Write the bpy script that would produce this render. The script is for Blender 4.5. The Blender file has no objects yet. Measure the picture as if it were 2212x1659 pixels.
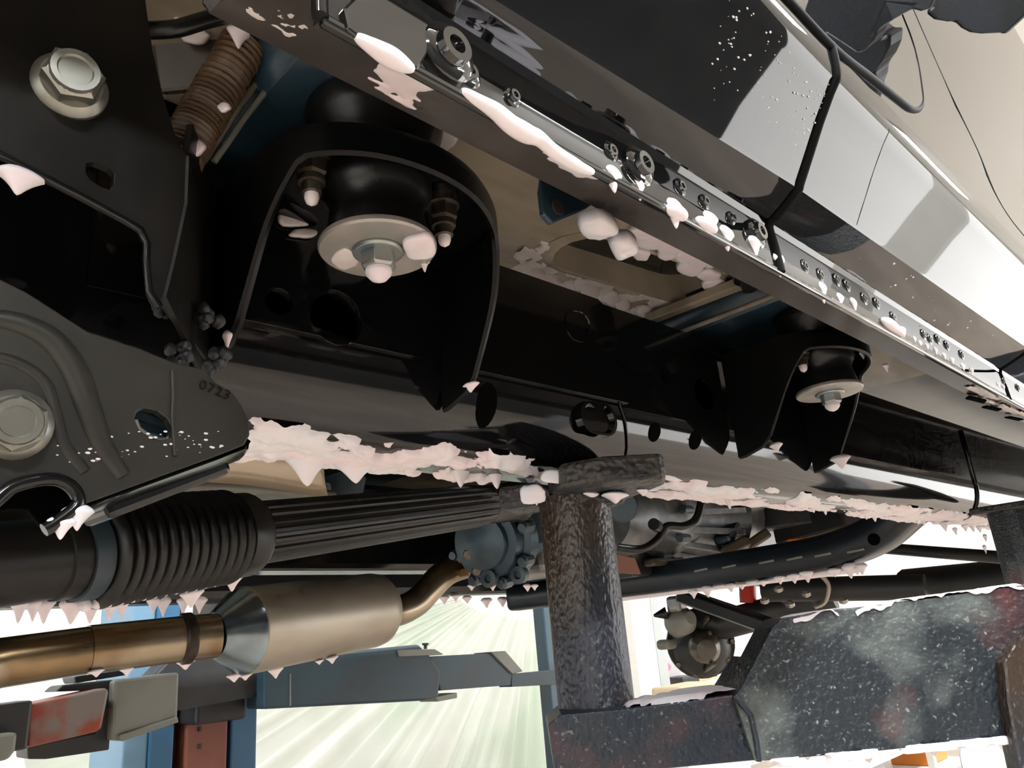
import bpy, bmesh, math, random
from mathutils import Vector, Matrix, noise
from mathutils.geometry import tessellate_polygon
random.seed(7)
sc = bpy.context.scene
COL = sc.collection
V = Vector
H = 1.5                       # camera height above the workshop floor
# ------------------------------------------------------------------ camera
F, CX, CY = 1661.0, 1106.0, 829.5       # focal length and centre for a 2212 x 1659 frame
def _cv(u, v):
    return V((u-CX, -(v-CY), -F)).normalized()
_X = _cv(2841, 1230)                    # the truck's long axis
_Z = _cv(CX-437, CY-5000); _Z = (_Z-_X*_X.dot(_Z)).normalized()
_Y = _Z.cross(_X)
R3 = Matrix((_X, _Y, _Z))
cam = bpy.data.cameras.new('camera'); cam.sensor_width = 36; cam.lens = 36*F/2212; cam.clip_start = 0.01
camo = bpy.data.objects.new('camera', cam); COL.objects.link(camo)
camo.matrix_world = Matrix.Translation((0, 0, H)) @ R3.to_4x4()
sc.camera = camo
# ------------------------------------------------------------------ world, exposure, lights
sc.view_settings.view_transform = 'Standard'
sc.view_settings.look = 'None'
sc.view_settings.gamma = 1
sc.view_settings.use_curve_mapping = False
sc.view_settings.exposure = 0.42
w = bpy.data.worlds.new('sky'); sc.world = w; w.use_nodes = True
w.node_tree.nodes['Background'].inputs[0].default_value = (1.0, .985, .955, 1)
w.node_tree.nodes['Background'].inputs[1].default_value = 3.7
sc.cycles.use_light_tree = False; sc.cycles.max_bounces = 5; sc.cycles.diffuse_bounces = 3; sc.cycles.glossy_bounces = 3; sc.cycles.transmission_bounces = 4
sc.cycles.caustics_reflective = False; sc.cycles.caustics_refractive = False
sc.cycles.use_adaptive_sampling = True; sc.cycles.adaptive_threshold = .05; sc.cycles.adaptive_min_samples = 10
LAMP = 130.0                              # radiance of the ceiling lamps
# ------------------------------------------------------------------ rays: pixel + real plane -> point (truck coordinates, camera at origin)
def ray(u, v): return R3 @ V(((u-CX)/F, -(v-CY)/F, -1.0))
def PY(u, v, y): d = ray(u, v); return d*(y/d.y)
def PX(u, v, x): d = ray(u, v); return d*(x/d.x)
def PZ(u, v, z): d = ray(u, v); return d*(z/d.z)
def PT(u, v, t): return ray(u, v)*t
def PP(u, v, p0, n): d = ray(u, v); return d*(V(p0).dot(n)/d.dot(n))
def lerp(a, b, t): return a+(b-a)*t
# ------------------------------------------------------------------ materials
MATS = {}
def mat(name, c, c2=None, scale=8, lo=.4, hi=.6, rough=.4, rough2=None, metal=0, bump=0, bscale=60, coat=0, spec=.5,
        trans=0, emit=0, stretch=(1, 1, 1), c3=None, scale3=3, lo3=.5, hi3=.6, coatr=.05, sss=0, speck=None, bdist=.002, detail=3):
    m = bpy.data.materials.new(name); m.use_nodes = True
    nt = m.node_tree; N = nt.nodes; L = nt.links; b = N['Principled BSDF']
    b.inputs['Base Color'].default_value = (*c, 1); b.inputs['Roughness'].default_value = rough
    b.inputs['Metallic'].default_value = metal; b.inputs['Coat Weight'].default_value = coat
    b.inputs['Coat Roughness'].default_value = coatr; b.inputs['Specular IOR Level'].default_value = spec
    b.inputs['Transmission Weight'].default_value = trans
    if sss:
        b.inputs['Subsurface Weight'].default_value = sss; b.inputs['Subsurface Radius'].default_value = (.006, .004, .003)
        b.inputs['Subsurface Scale'].default_value = 1
    if emit:
        b.inputs['Emission Color'].default_value = (*c, 1); b.inputs['Emission Strength'].default_value = emit
    if c2 or bump or c3:
        tc = N.new('ShaderNodeTexCoord'); mp = N.new('ShaderNodeMapping'); mp.inputs['Scale'].default_value = stretch
        L.new(tc.outputs['Object'], mp.inputs['Vector'])
    def nz(s, a, bb, det=5):
        n = N.new('ShaderNodeTexNoise'); n.inputs['Scale'].default_value = s; n.inputs['Detail'].default_value = det
        L.new(mp.outputs[0], n.inputs['Vector'])
        r = N.new('ShaderNodeMapRange'); r.inputs['From Min'].default_value = a; r.inputs['From Max'].default_value = bb
        L.new(n.outputs['Fac'], r.inputs['Value']); return r.outputs[0], n.outputs['Fac']
    if c2:
        f, _ = nz(scale, lo, hi, detail)
        mx = N.new('ShaderNodeMix'); mx.data_type = 'RGBA'
        mx.inputs[6].default_value = (*c, 1); mx.inputs[7].default_value = (*c2, 1)
        L.new(f, mx.inputs[0]); out = mx.outputs[2]
        if c3:
            f3, _ = nz(scale3, lo3, hi3, 3)
            m3 = N.new('ShaderNodeMix'); m3.data_type = 'RGBA'; L.new(out, m3.inputs[6]); m3.inputs[7].default_value = (*c3, 1)
            L.new(f3, m3.inputs[0]); out = m3.outputs[2]
        if speck:
            f4, _ = nz(speck[1], speck[2], speck[3], 2)
            m4 = N.new('ShaderNodeMix'); m4.data_type = 'RGBA'; L.new(out, m4.inputs[6]); m4.inputs[7].default_value = (*speck[0], 1)
            L.new(f4, m4.inputs[0]); out = m4.outputs[2]
        L.new(out, b.inputs['Base Color'])
        if rough2 is not None:
            rr = N.new('ShaderNodeMapRange'); rr.inputs['To Min'].default_value = rough; rr.inputs['To Max'].default_value = rough2
            L.new(f, rr.inputs['Value']); L.new(rr.outputs[0], b.inputs['Roughness'])
    if bump:
        _, nf = nz(bscale, 0, 1, 1)
        bp = N.new('ShaderNodeBump'); bp.inputs['Strength'].default_value = bump; bp.inputs['Distance'].default_value = bdist
        L.new(nf, bp.inputs['Height']); L.new(bp.outputs[0], b.inputs['Normal'])
        if coat: L.new(bp.outputs[0], b.inputs['Coat Normal'])
    MATS[name] = m; return m
mat('black_gloss', (.006, .0065, .007), rough=.16, bump=.12, bscale=35, bdist=.001, spec=.5)
mat('bracket_black', (.004, .0045, .005), rough=.34, spec=.22, bump=.15, bscale=60, bdist=.0006)
mat('navy_black', (.006, .011, .017), c2=(.010, .017, .026), scale=6, rough=.3, spec=.4)
mat('rail_black', (.005, .0052, .006), rough=.07, bump=.08, bscale=18, bdist=.001, spec=.6)
mat('black_satin', (.008, .0076, .007), c2=(.014, .013, .0115), scale=14, rough=.36, spec=.3, bump=.15, bscale=220, bdist=.0004)
mat('plate_olive', (.034, .033, .027), c2=(.022, .021, .018), scale=9, rough=.42, bump=.2, bscale=260, bdist=.0004)
mat('paint', (.006, .0062, .007), rough=.02, bump=.03, bscale=8, bdist=.0008, spec=.6)
mat('sill_black', (.010, .0105, .010), rough=.06, bump=.12, bscale=30, bdist=.0008, spec=.8, coat=.6)
mat('rubber', (.006, .006, .0065), rough=.32, bump=.1, bscale=60, bdist=.0005)
mat('gap_black', (.004, .004, .004), rough=.7, spec=.08)
mat('reflection_black', (.006, .008, .009), c2=(.010, .013, .018), scale=20, rough=.42, bump=.3, bscale=300, bdist=.0004)
mat('zinc', (.46, .46, .42), c2=(.33, .33, .29), scale=40, rough=.34, metal=.85, bump=.1, bscale=150, bdist=.0003)
mat('zinc_blue', (.30, .36, .40), c2=(.40, .42, .40), scale=30, rough=.34, metal=.8)
mat('washer', (.50, .46, .42), c2=(.36, .36, .34), scale=22, rough=.38, metal=.45, bump=.1, bscale=120, bdist=.0003)
mat('nut_brown', (.16, .135, .11), c2=(.09, .075, .06), scale=60, rough=.35, metal=.7)
mat('foam', (.90, .90, .95), c2=(.94, .83, .88), scale=16, rough=.45, bump=.2, bscale=180, bdist=.0008, spec=.35)
mat('foam_blue', (.78, .85, .97), c2=(.92, .87, .92), scale=12, rough=.42, spec=.35)  # bluish light from the left is mixed into this foam colour
mat('foam_film', (.74, .68, .665), c2=(.88, .82, .83), scale=30, rough=.3, bump=.25, bscale=120, bdist=.001, spec=.45)
mat('floor_tan', (.27, .23, .175), c2=(.40, .35, .27), scale=7, rough=.30, bump=.15, bscale=40, bdist=.001, stretch=(1, 3, 1))
mat('floor_dark', (.055, .045, .036), c2=(.10, .08, .06), scale=6, rough=.30, bump=.1, bscale=50)
mat('sill_inner', (.060, .053, .052), c2=(.095, .082, .076), scale=8, rough=.22, bump=.06, bscale=30, bdist=.001)
mat('slot_floor', (.035, .033, .025), rough=.22, bump=.1, bscale=40)  # shade of the recess is put into this dark colour
mat('blue_black', (.022, .046, .068), c2=(.030, .062, .090), scale=6, rough=.28)  # blue light reflected from the lift is part of this colour
mat('void', (.003, .003, .003), rough=.9, spec=.02)  # near-black surface in place of the shade in holes and recesses
mat('steel_tan', (.30, .25, .19), c2=(.40, .36, .30), scale=5, rough=.42, metal=.6, bump=.15, bscale=60, bdist=.0006, stretch=(1, 1, 2))
mat('steel_gold', (.30, .20, .10), c2=(.16, .115, .07), scale=9, lo=.35, hi=.65, rough=.28, metal=.85, c3=(.34, .28, .20), scale3=6)
mat('steel_blue', (.30, .38, .42), c2=(.20, .24, .26), scale=12, rough=.22, metal=.9)
mat('scorched', (.030, .022, .018), c2=(.07, .05, .035), scale=30, rough=.4, metal=.5)
mat('cast_alu', (.24, .26, .28), c2=(.15, .16, .17), scale=14, rough=.38, metal=.6, bump=.3, bscale=120, bdist=.0006, c3=(.34, .31, .28), scale3=9)
mat('cast_blue', (.045, .075, .10), c2=(.08, .11, .13), scale=16, rough=.36, metal=.45, bump=.3, bscale=120, bdist=.0006)
mat('tan_shield', (.50, .40, .28), c2=(.62, .52, .40), scale=5, rough=.32, metal=.3, stretch=(1, 4, 1))
mat('lift_rust', (.042, .026, .017), c2=(.016, .015, .016), scale=9, lo=.42, hi=.58, rough=.30, rough2=.42, bump=.8, bscale=260, bdist=.002, spec=.7,
    c3=(.014, .019, .036), scale3=6, lo3=.52, hi3=.62, stretch=(1, 1, .6), speck=((.11, .085, .07), 300, .63, .72))
mat('lift_navy', (.012, .022, .038), c2=(.022, .030, .038), scale=16, lo=.4, hi=.65, rough=.40, bump=.6, bscale=240, bdist=.0015,
    c3=(.085, .035, .048), scale3=9, lo3=.58, hi3=.72, speck=((.16, .17, .17), 260, .64, .74))
mat('lift_worn', (.016, .022, .028), c2=(.17, .195, .185), scale=10, lo=.54, hi=.72, rough=.38, bump=.8, bscale=220, bdist=.002,
    c3=(.085, .030, .032), scale3=12, lo3=.59, hi3=.74, detail=8, speck=((.24, .24, .23), 260, .65, .76))
mat('pad_rough', (.045, .040, .037), c2=(.020, .024, .030), scale=25, rough=.5, bump=1, bscale=140, bdist=.004, spec=.6)
mat('lift_blue', (.030, .115, .23), c2=(.035, .13, .25), scale=4, rough=.42)
mat('lift_blue_pale', (.15, .28, .40), rough=.45)
mat('lift_teal', (.026, .060, .085), c2=(.032, .042, .05), scale=4, lo=.48, hi=.7, rough=.45)
mat('lift_grey', (.17, .175, .155), c2=(.23, .235, .21), scale=5, rough=.42, bump=.15, bscale=80)
mat('lift_dark', (.020, .022, .024), c2=(.03, .03, .03), scale=8, rough=.45)
mat('lift_red', (.30, .06, .035), c2=(.22, .19, .17), scale=10, lo=.45, hi=.6, rough=.4, bump=.3, bscale=90)
mat('red_panel', (.23, .075, .05), c2=(.20, .066, .046), scale=6, rough=.55)
mat('wall_white', (.82, .815, .78), c2=(.77, .76, .73), scale=1.2, rough=.8)
mat('wall_dark', (.035, .036, .038), c2=(.05, .05, .05), scale=1.5, rough=.7)
mat('ceiling_white', (.78, .77, .73), rough=.85)
mat('concrete', (.39, .325, .265), c2=(.31, .255, .21), scale=1.6, rough=.5, bump=.1, bscale=12)
mat('lamp', (.97, .985, 1), emit=LAMP)
mat('lamp_case', (.7, .7, .7), rough=.5)
mat('trim_grey', (.42, .45, .45), rough=.5)
mat('white_metal', (.85, .84, .80), rough=.4)
mat('curtain', (.74, .75, .69), c2=(.42, .56, .42), scale=1.3, lo=.47, hi=.64, rough=.25, spec=.5)
mat('red_gloss', (.55, .04, .025), rough=.35)
mat('orange', (.75, .22, .02), rough=.35)
mat('brass', (.80, .66, .36), rough=.35, metal=.4)
mat('grey_plastic', (.45, .46, .47), rough=.5)
mat('led_red', (1, .04, .06), emit=6)
mat('cloth_white', (.84, .85, .87), c2=(.72, .74, .78), scale=9, rough=.85, bump=.3, bscale=160)
mat('card', (.55, .43, .28), rough=.7)
mat('sticker', (.72, .66, .54), c2=(.66, .60, .48), scale=14, rough=.5)
mat('conduit', (.16, .095, .05), c2=(.10, .065, .04), scale=12, rough=.45)
mat('rust_plate', (.20, .085, .055), rough=.5)
mat('pale_green', (.26, .32, .30), c2=(.20, .25, .24), scale=20, rough=.4)
# curtain: thin translucent plastic
def curtain_mat():
    m = MATS['curtain']; nt = m.node_tree; N = nt.nodes; L = nt.links
    b = N['Principled BSDF']; o = N['Material Output']
    tr = N.new('ShaderNodeBsdfTranslucent'); tr.inputs[0].default_value = (.80, .82, .76, 1)
    mx = N.new('ShaderNodeMixShader'); mx.inputs[0].default_value = .55
    L.new(b.outputs[0], mx.inputs[1]); L.new(tr.outputs[0], mx.inputs[2]); L.new(mx.outputs[0], o.inputs[0])
curtain_mat()
# ------------------------------------------------------------------ object helpers
WL = {}
def obj(name, verts, faces, m, parent=None, smooth=None, bevel=0, seg=2, solid=0, subsurf=0, label=None, rim=True):
    """one mesh object; verts in truck coordinates (camera at origin); origin at the mesh centre"""
    vs = [V(v) for v in verts]
    lo = V([min(v[i] for v in vs) for i in range(3)]); hi = V([max(v[i] for v in vs) for i in range(3)])
    c = (lo+hi)/2
    me = bpy.data.meshes.new(name)
    me.from_pydata([tuple(v-c) for v in vs], [], [tuple(f) for f in faces])
    bm = bmesh.new(); bm.from_mesh(me); bmesh.ops.remove_doubles(bm, verts=bm.verts, dist=1e-6)
    bmesh.ops.recalc_face_normals(bm, faces=bm.faces); bm.to_mesh(me); bm.free()
    me.materials.append(MATS[m])
    o = bpy.data.objects.new(name, me); COL.objects.link(o)
    wl = c+V((0, 0, H)); WL[o] = wl
    if parent: o.parent = parent; o.location = wl-WL[parent]
    else: o.location = wl
    if smooth is not None:
        for p in me.polygons: p.use_smooth = True
        me.set_sharp_from_angle(angle=math.radians(smooth))
    if solid:
        md = o.modifiers.new('solid', 'SOLIDIFY'); md.thickness = solid; md.offset = 0; md.use_rim = rim
    if bevel:
        md = o.modifiers.new('bevel', 'BEVEL'); md.width = bevel; md.segments = seg; md.limit_method = 'ANGLE'; md.angle_limit = math.radians(35)
    if subsurf:
        md = o.modifiers.new('sub', 'SUBSURF'); md.levels = subsurf; md.render_levels = subsurf
    if label: o['label'] = label
    return o
def empty(name, loc, parent=None):
    o = bpy.data.objects.new(name, None); COL.objects.link(o); o.empty_display_size = .05
    wl = V(loc)+V((0, 0, H)); WL[o] = wl
    if parent: o.parent = parent; o.location = wl-WL[parent]
    else: o.location = wl
    return o
def tag(o, label, cat, group=None, kind=None):
    o['label'] = label; o['category'] = cat
    if group: o['group'] = group
    if kind: o['kind'] = kind
    return o
class G:
    """collects shapes of one part"""
    def __init__(s): s.v = []; s.f = []
    def add(s, vs, fs):
        n = len(s.v); s.v += [V(v) for v in vs]; s.f += [tuple(i+n for i in f) for f in fs]; return s
    def box(s, c, size, rot=None):
        c = V(c); hx, hy, hz = [q/2 for q in size]; vs = []
        for x in (-hx, hx):
            for y in (-hy, hy):
                for z in (-hz, hz):
                    p = V((x, y, z)); vs.append(c+(rot @ p if rot else p))
        return s.add(vs, [(0, 1, 3, 2), (4, 6, 7, 5), (0, 4, 5, 1), (2, 3, 7, 6), (0, 2, 6, 4), (1, 5, 7, 3)])
    def bar(s, a, b, wd, ht, up=V((0, 0, 1))):
        a = V(a); b = V(b); d = (b-a).normalized(); sd = d.cross(up).normalized(); u = sd.cross(d)
        vs = []
        for p in (a, b):
            for i, j in ((-1, -1), (1, -1), (1, 1), (-1, 1)): vs.append(p+sd*(i*wd/2)+u*(j*ht/2))
        return s.add(vs, [(0, 1, 2, 3), (7, 6, 5, 4), (0, 4, 5, 1), (1, 5, 6, 2), (2, 6, 7, 3), (3, 7, 4, 0)])
    def lathe(s, a, b, prof, n=24, flat=1.0):
        """prof: (t along a->b in metres, radius)"""
        a = V(a); d = (V(b)-a).normalized(); q = d.to_track_quat('Z', 'Y'); x = q @ V((1, 0, 0)); y = q @ V((0, 1, 0))
        vs = []; fs = []
        for t, r in prof:
            for k in range(n):
                an = 2*math.pi*k/n; vs.append(a+d*t+x*(r*math.cos(an))+y*(r*flat*math.sin(an)))
        for i in range(len(prof)-1):
            for k in range(n): fs.append((i*n+k, i*n+(k+1) % n, (i+1)*n+(k+1) % n, (i+1)*n+k))
        fs.append(tuple(range(n-1, -1, -1))); fs.append(tuple((len(prof)-1)*n+k for k in range(n)))
        return s.add(vs, fs)
    def tube(s, pts, r, n=12):
        pts = [V(p) for p in pts]; rs = r if isinstance(r, (list, tuple)) else [r]*len(pts)
        vs = []; fs = []; up = None
        for i, p in enumerate(pts):
            d = (pts[min(i+1, len(pts)-1)]-pts[max(i-1, 0)]).normalized()
            if up is None: up = d.orthogonal().normalized()
            up = (up-d*up.dot(d)).normalized(); sd = d.cross(up)
            for k in range(n):
                an = 2*math.pi*k/n; vs.append(p+(up*math.cos(an)+sd*math.sin(an))*rs[i])
        for i in range(len(pts)-1):
            for k in range(n): fs.append((i*n+k, i*n+(k+1) % n, (i+1)*n+(k+1) % n, (i+1)*n+k))
        fs.append(tuple(range(n-1, -1, -1))); fs.append(tuple((len(pts)-1)*n+k for k in range(n)))
        return s.add(vs, fs)
    def hexa(s, a, b, r, rot=0):
        a = V(a); b = V(b); d = (b-a).normalized(); q = d.to_track_quat('Z', 'Y'); x = q @ V((1, 0, 0)); y = q @ V((0, 1, 0))
        vs = []
        L = (b-a).length
        for t, rr in ((0, r), (L*.82, r), (L, r*.86)):
            for k in range(6):
                an = math.pi*k/3+rot; vs.append(a+d*t+(x*math.cos(an)+y*math.sin(an))*rr)
        fs = []
        for i in range(2):
            for k in range(6): fs.append((i*6+k, i*6+(k+1) % 6, i*6+6+(k+1) % 6, i*6+6+k))
        fs.append((5, 4, 3, 2, 1, 0)); fs.append(tuple(range(12, 18)))
        return s.add(vs, fs)
    def plate(s, outer, normal, th, holes=()):
        """flat plate: outline (3d points in one plane) pushed along normal by th, with holes"""
        n = V(normal).normalized()*th; loops = [[V(p) for p in outer]]+[[V(p) for p in h] for h in holes]
        flat = [p for l in loops for p in l]; tri = tessellate_polygon(loops); N = len(flat)
        vs = flat+[p+n for p in flat]; fs = [tuple(t) for t in tri]+[tuple(i+N for i in reversed(t)) for t in tri]
        k = 0
        for l in loops:
            m = len(l)
            for i in range(m): fs.append((k+i, k+(i+1) % m, k+(i+1) % m+N, k+i+N))
            k += m
        return s.add(vs, fs)
    def grid(s, rows):
        n = len(rows[0]); vs = [p for r in rows for p in r]; fs = []
        for i in range(len(rows)-1):
            for k in range(n-1): fs.append((i*n+k, i*n+k+1, (i+1)*n+k+1, (i+1)*n+k))
        return s.add(vs, fs)
    def make(s, name, m, parent=None, **kw): return obj(name, s.v, s.f, m, parent, **kw)
def spline(pts, per=6):
    pts = [V(p) for p in pts]; out = []
    for i in range(len(pts)-1):
        p0, p1, p2, p3 = pts[max(i-1, 0)], pts[i], pts[i+1], pts[min(i+2, len(pts)-1)]
        for k in range(per):
            t = k/per
            out.append(.5*((2*p1)+(p2-p0)*t+(2*p0-5*p1+4*p2-p3)*t*t+(3*p1-p0-3*p2+p3)*t**3))
    out.append(pts[-1]); return out
def ell(c, a, b, n=24):
    c = V(c); a = V(a); b = V(b)
    return [c+a*math.cos(2*math.pi*k/n)+b*math.sin(2*math.pi*k/n) for k in range(n)]
def obround(c, a, b, n=8):
    """slot: half-length vector a (to the centre of the round ends), radius vectors b (across) and along a"""
    c = V(c); a = V(a); b = V(b); e = a.normalized()*b.length; out = []
    for k in range(n+1):
        an = -math.pi/2+math.pi*k/n; out.append(c+a+e*math.cos(an)+b*math.sin(an))
    for k in range(n+1):
        an = math.pi/2+math.pi*k/n; out.append(c-a+e*math.cos(an)+b*math.sin(an))
    return out
UP = V((0, 0, 1))
# ================================================================== THE SETTING
def struct(name, g, m, **kw):
    o = g.make(name, m, **kw); o['kind'] = 'structure'; return o
FZ = -H; CZ = 3.2; WX0, WX1, WY0, WY1 = -5.0, 11.0, -5.6, 4.9
struct('floor', G().box(((WX0+WX1)/2, (WY0+WY1)/2, FZ-.05), (WX1-WX0+.4, WY1-WY0+.4, .1)), 'concrete')
struct('ceiling', G().box(((WX0+WX1)/2, (WY0+WY1)/2, CZ+.05), (WX1-WX0+.4, WY1-WY0+.4, .1)), 'ceiling_white')
def wall_with_opening(name, axis, at, a0, a1, o0, o1, z0, z1, m):
    """wall lying at axis=at, from a0 to a1, with one opening o0..o1 x z0..z1"""
    g = G(); t = .12
    for p0, p1, q0, q1 in ((a0, o0, FZ, CZ), (o1, a1, FZ, CZ), (o0, o1, z1, CZ), (o0, o1, FZ, z0)):
        if p1-p0 < .01 or q1-q0 < .01: continue
        c = ((p0+p1)/2, at, (q0+q1)/2) if axis == 'y' else (at, (p0+p1)/2, (q0+q1)/2)
        s_ = (p1-p0, t, q1-q0) if axis == 'y' else (t, p1-p0, q1-q0)
        g.box(c, s_)
    return struct(name, g, m)
wall_with_opening('wall_back', 'y', WY1, WX0, WX1, -3.6, -1.6, -.2, 1.6, 'wall_white')
wall_with_opening('wall_left', 'x', WX0, WY0, WY1, -4.6, -4.5, CZ-.02, CZ-.01, 'wall_white')
wall_with_opening('wall_right', 'x', WX1, WY0, WY1, -4.9, -1.0, FZ, 1.9, 'wall_white')
g = G().box((.9, WY0, (FZ+CZ)/2), (11.8, .12, CZ-FZ)); struct('wall_front', g, 'wall_dark')  # unseen wall, dark and this long so the rocker panel mirrors dark
g = G().box((8.9, WY0, (1.9+CZ)/2), (4.2, .12, CZ-1.9)); struct('wall_front_header', g, 'wall_white')  # above an unseen doorway, left open so the body side mirrors daylight
# window in the back wall
g = G()
for x in (-3.6, -2.6, -1.6): g.box((x, WY1-.02, .7), (.06, .16, 1.8))
for z in (-.2, .7, 1.6): g.box((-2.6, WY1-.02, z), (2.06, .16, .06))
struct('window_1', g, 'white_metal')
# ceiling lamps
for i, (x, y) in enumerate(((-2.6, -1.6), (.6, -1.6), (3.4, -1.6), (6.4, -1.6), (-2.6, 1.9), (8.6, 2.2), (-1.5, -4.2), (4.6, -4.2))):
    e = empty('ceiling_lamp', (x, y, CZ-.06))
    G().box((x, y, CZ-.03), (1.5, .34, .06)).make('case', 'lamp_case', e, bevel=.01)
    G().box((x, y, CZ-.075), (1.4, .26, .03)).make('diffuser', 'lamp', e)
    tag(e, 'long white ceiling lamp '+('' if y < -3 else 'on the truck side, ' if y < 0 else 'on the drape side, ')+('first', 'second', 'third', 'fourth', 'first', 'second', 'first in the dark wall row,', 'second in the dark wall row,')[i]+' from the wheel end', 'lamp', 'ceiling lamps of the workshop')
# ================================================================== THE TRUCK
truck = empty('truck', (.8, .9, FZ+1.6))
tag(truck, 'black four-wheel-drive truck raised on the lift, seen from below, dripping with foam', 'truck')
def part(g, name, m, parent=None, **kw): return g.make(name, m, parent or truck, **kw)
# ---- frame rail (outboard web, big-radius lower corner, bottom flange)
def RP(x, dy, z): return V((x, .46-.0333*x+dy, z))
RN = V((.0333, 1, 0))
def PR(u, v, off=0): return PP(u, v, (0, .46+off, 0), RN)
ZT, ZC, ZB = .323, .212, .150
def hole_px(u, v, rx, ry, n=20, tilt=0):
    return [PR(u+rx*math.cos(2*math.pi*k/n)+tilt*math.sin(2*math.pi*k/n), v+ry*math.sin(2*math.pi*k/n)) for k in range(n)]
g = G()
web = [RP(-.7, 0, ZT), RP(2.7, 0, ZT), RP(2.7, 0, ZC), RP(-.7, 0, ZC)]
holes = [hole_px(598, 655, 26, 25, tilt=6), hole_px(721, 689, 50, 54, tilt=12), hole_px(1522, 852, 20, 34, tilt=8)]
g.plate(web, (0, 1, 0), .004, holes)
prof = [(0, ZC), (.0008, .203), (.0028, .194), (.006, .184), (.0105, .174), (.017, .165), (.026, .157), (.036, .152), (.046, ZB), (.095, ZB), (.1, .156), (.1, ZT-.006), (.094, ZT), (0, ZT)]
xs = [-.7, -.2, .1, .3, .5, .7, .9, 1.1, 1.4, 1.8, 2.3, 2.7]
g.grid([[RP(x, dy, z) for dy, z in prof] for x in xs])
rail = part(g, 'frame_rail', 'rail_black', smooth=30)
rail['label'] = 'glossy wet black frame rail'
# reinforcement plate overlapping the web left of the seam, with a slot
g = G()
ol = [RP(.12, -.003, ZT+.002), RP(.590, -.003, ZT+.002), RP(.612, -.003, ZT-.010), RP(.618, -.003, ZC+.004), RP(.12, -.003, ZC+.004)]
hl = [[p-V((0, .003, 0)) for p in hole_px(598, 655, 30, 29, tilt=6)], [p-V((0, .003, 0)) for p in hole_px(721, 689, 55, 60, tilt=12)]]
part(g.plate(ol, (0, 1, 0), .003, hl), 'web_plate', 'rail_black', rail, bevel=.0012)
# embossed slots, black discs for the shade in holes, and weld marks on the web
def emboss(u, v, rx, ry, name, m='rail_black', depth=.004, rim=True):
    c = PR(u, v); a = (PR(u+rx-ry, v+(rx-ry)*.16)-c); b = V((0, 0, (PR(u, v-ry)-c).length))
    o1 = obround(c, a, b, 9); o2 = [c+(p-c)*.68 for p in o1]
    g = G(); n = len(o1); out = V((0, -depth, 0)); N = V((0, .002, 0))
    rows = [[p+N for p in o1], [c+(p-c)*.93+out for p in o1], [c+(p-c)*.80+out for p in o1], [p+N*.2 for p in o2]]
    rows = [r+[r[0]] for r in rows]; g.grid(rows); g.add([p+N*.2 for p in o2], [tuple(range(n))])
    return part(g, name, m, rail, smooth=50)
emboss(1288, 906, 52, 36, 'embossed_slot')
emboss(1245, 705, 40, 36, 'embossed_slot')
def hole_disc(u, v, rx, ry, name='drain_hole', off=.006):
    def dyz(z):
        for (y0, z0), (y1, z1) in zip(prof[:9], prof[1:9]):
            if z >= z1: return lerp(y0, y1, max(0, min(1, (z0-z)/max(1e-6, z0-z1))))
        return .04
    rows = []
    for f in (1.0, .6, .25):
        r_ = [PR(u+f*(rx*math.cos(2*math.pi*k/18)+.2*rx*math.sin(2*math.pi*k/18)), v+f*ry*math.sin(2*math.pi*k/18)) for k in range(19)]
        rows.append([RP(p.x, dyz(p.z)-.0007, p.z) for p in r_])
    rows.append([sum(rows[-1][:18], V())/18]*19)
    return part(G().grid(rows), name, 'void', rail)
hole_disc(1419, 932, 12, 20); hole_disc(1507, 949, 12, 20); hole_disc(1058, 872, 21, 46); hole_disc(1331, 824, 7, 9); hole_disc(1440, 812, 9, 16)
# hairline seam where the rail sections overlap, and a far overlap ridge
for px in ((1313, 680, 1352, 985), (2068, 905, 2095, 1095)):
    a = PR(px[0], px[1]); x = a.x
    pts = [RP(x, -.0006, ZT-.01)]+[RP(x+.004*i, dy-.0006, z) for i, (dy, z) in enumerate(prof[:9])]
    part(G().tube(pts, .0016 if px[0] < 2000 else .004, 8), 'weld_seam', 'rail_black', rail, smooth=60)
# rough weld lumps by the wheel end of the rail
for (u, v, s) in ((368, 650, 26), (385, 775, 24), (470, 775, 16), (452, 690, 14)):
    g = G(); c = PY(u, v, .405)
    for k in range(9):
        q = c+V((random.uniform(-.006, .006), random.uniform(-.004, .004), random.uniform(-.008, .008)))
        g.lathe(q-V((0, 0, .004)), q+V((0, 0, .004)), [(0, .001), (.002, .0035), (.005, .0035), (.008, .001)], 7)
    part(g, 'weld_bead', 'pad_rough', rail, smooth=60)
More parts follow.
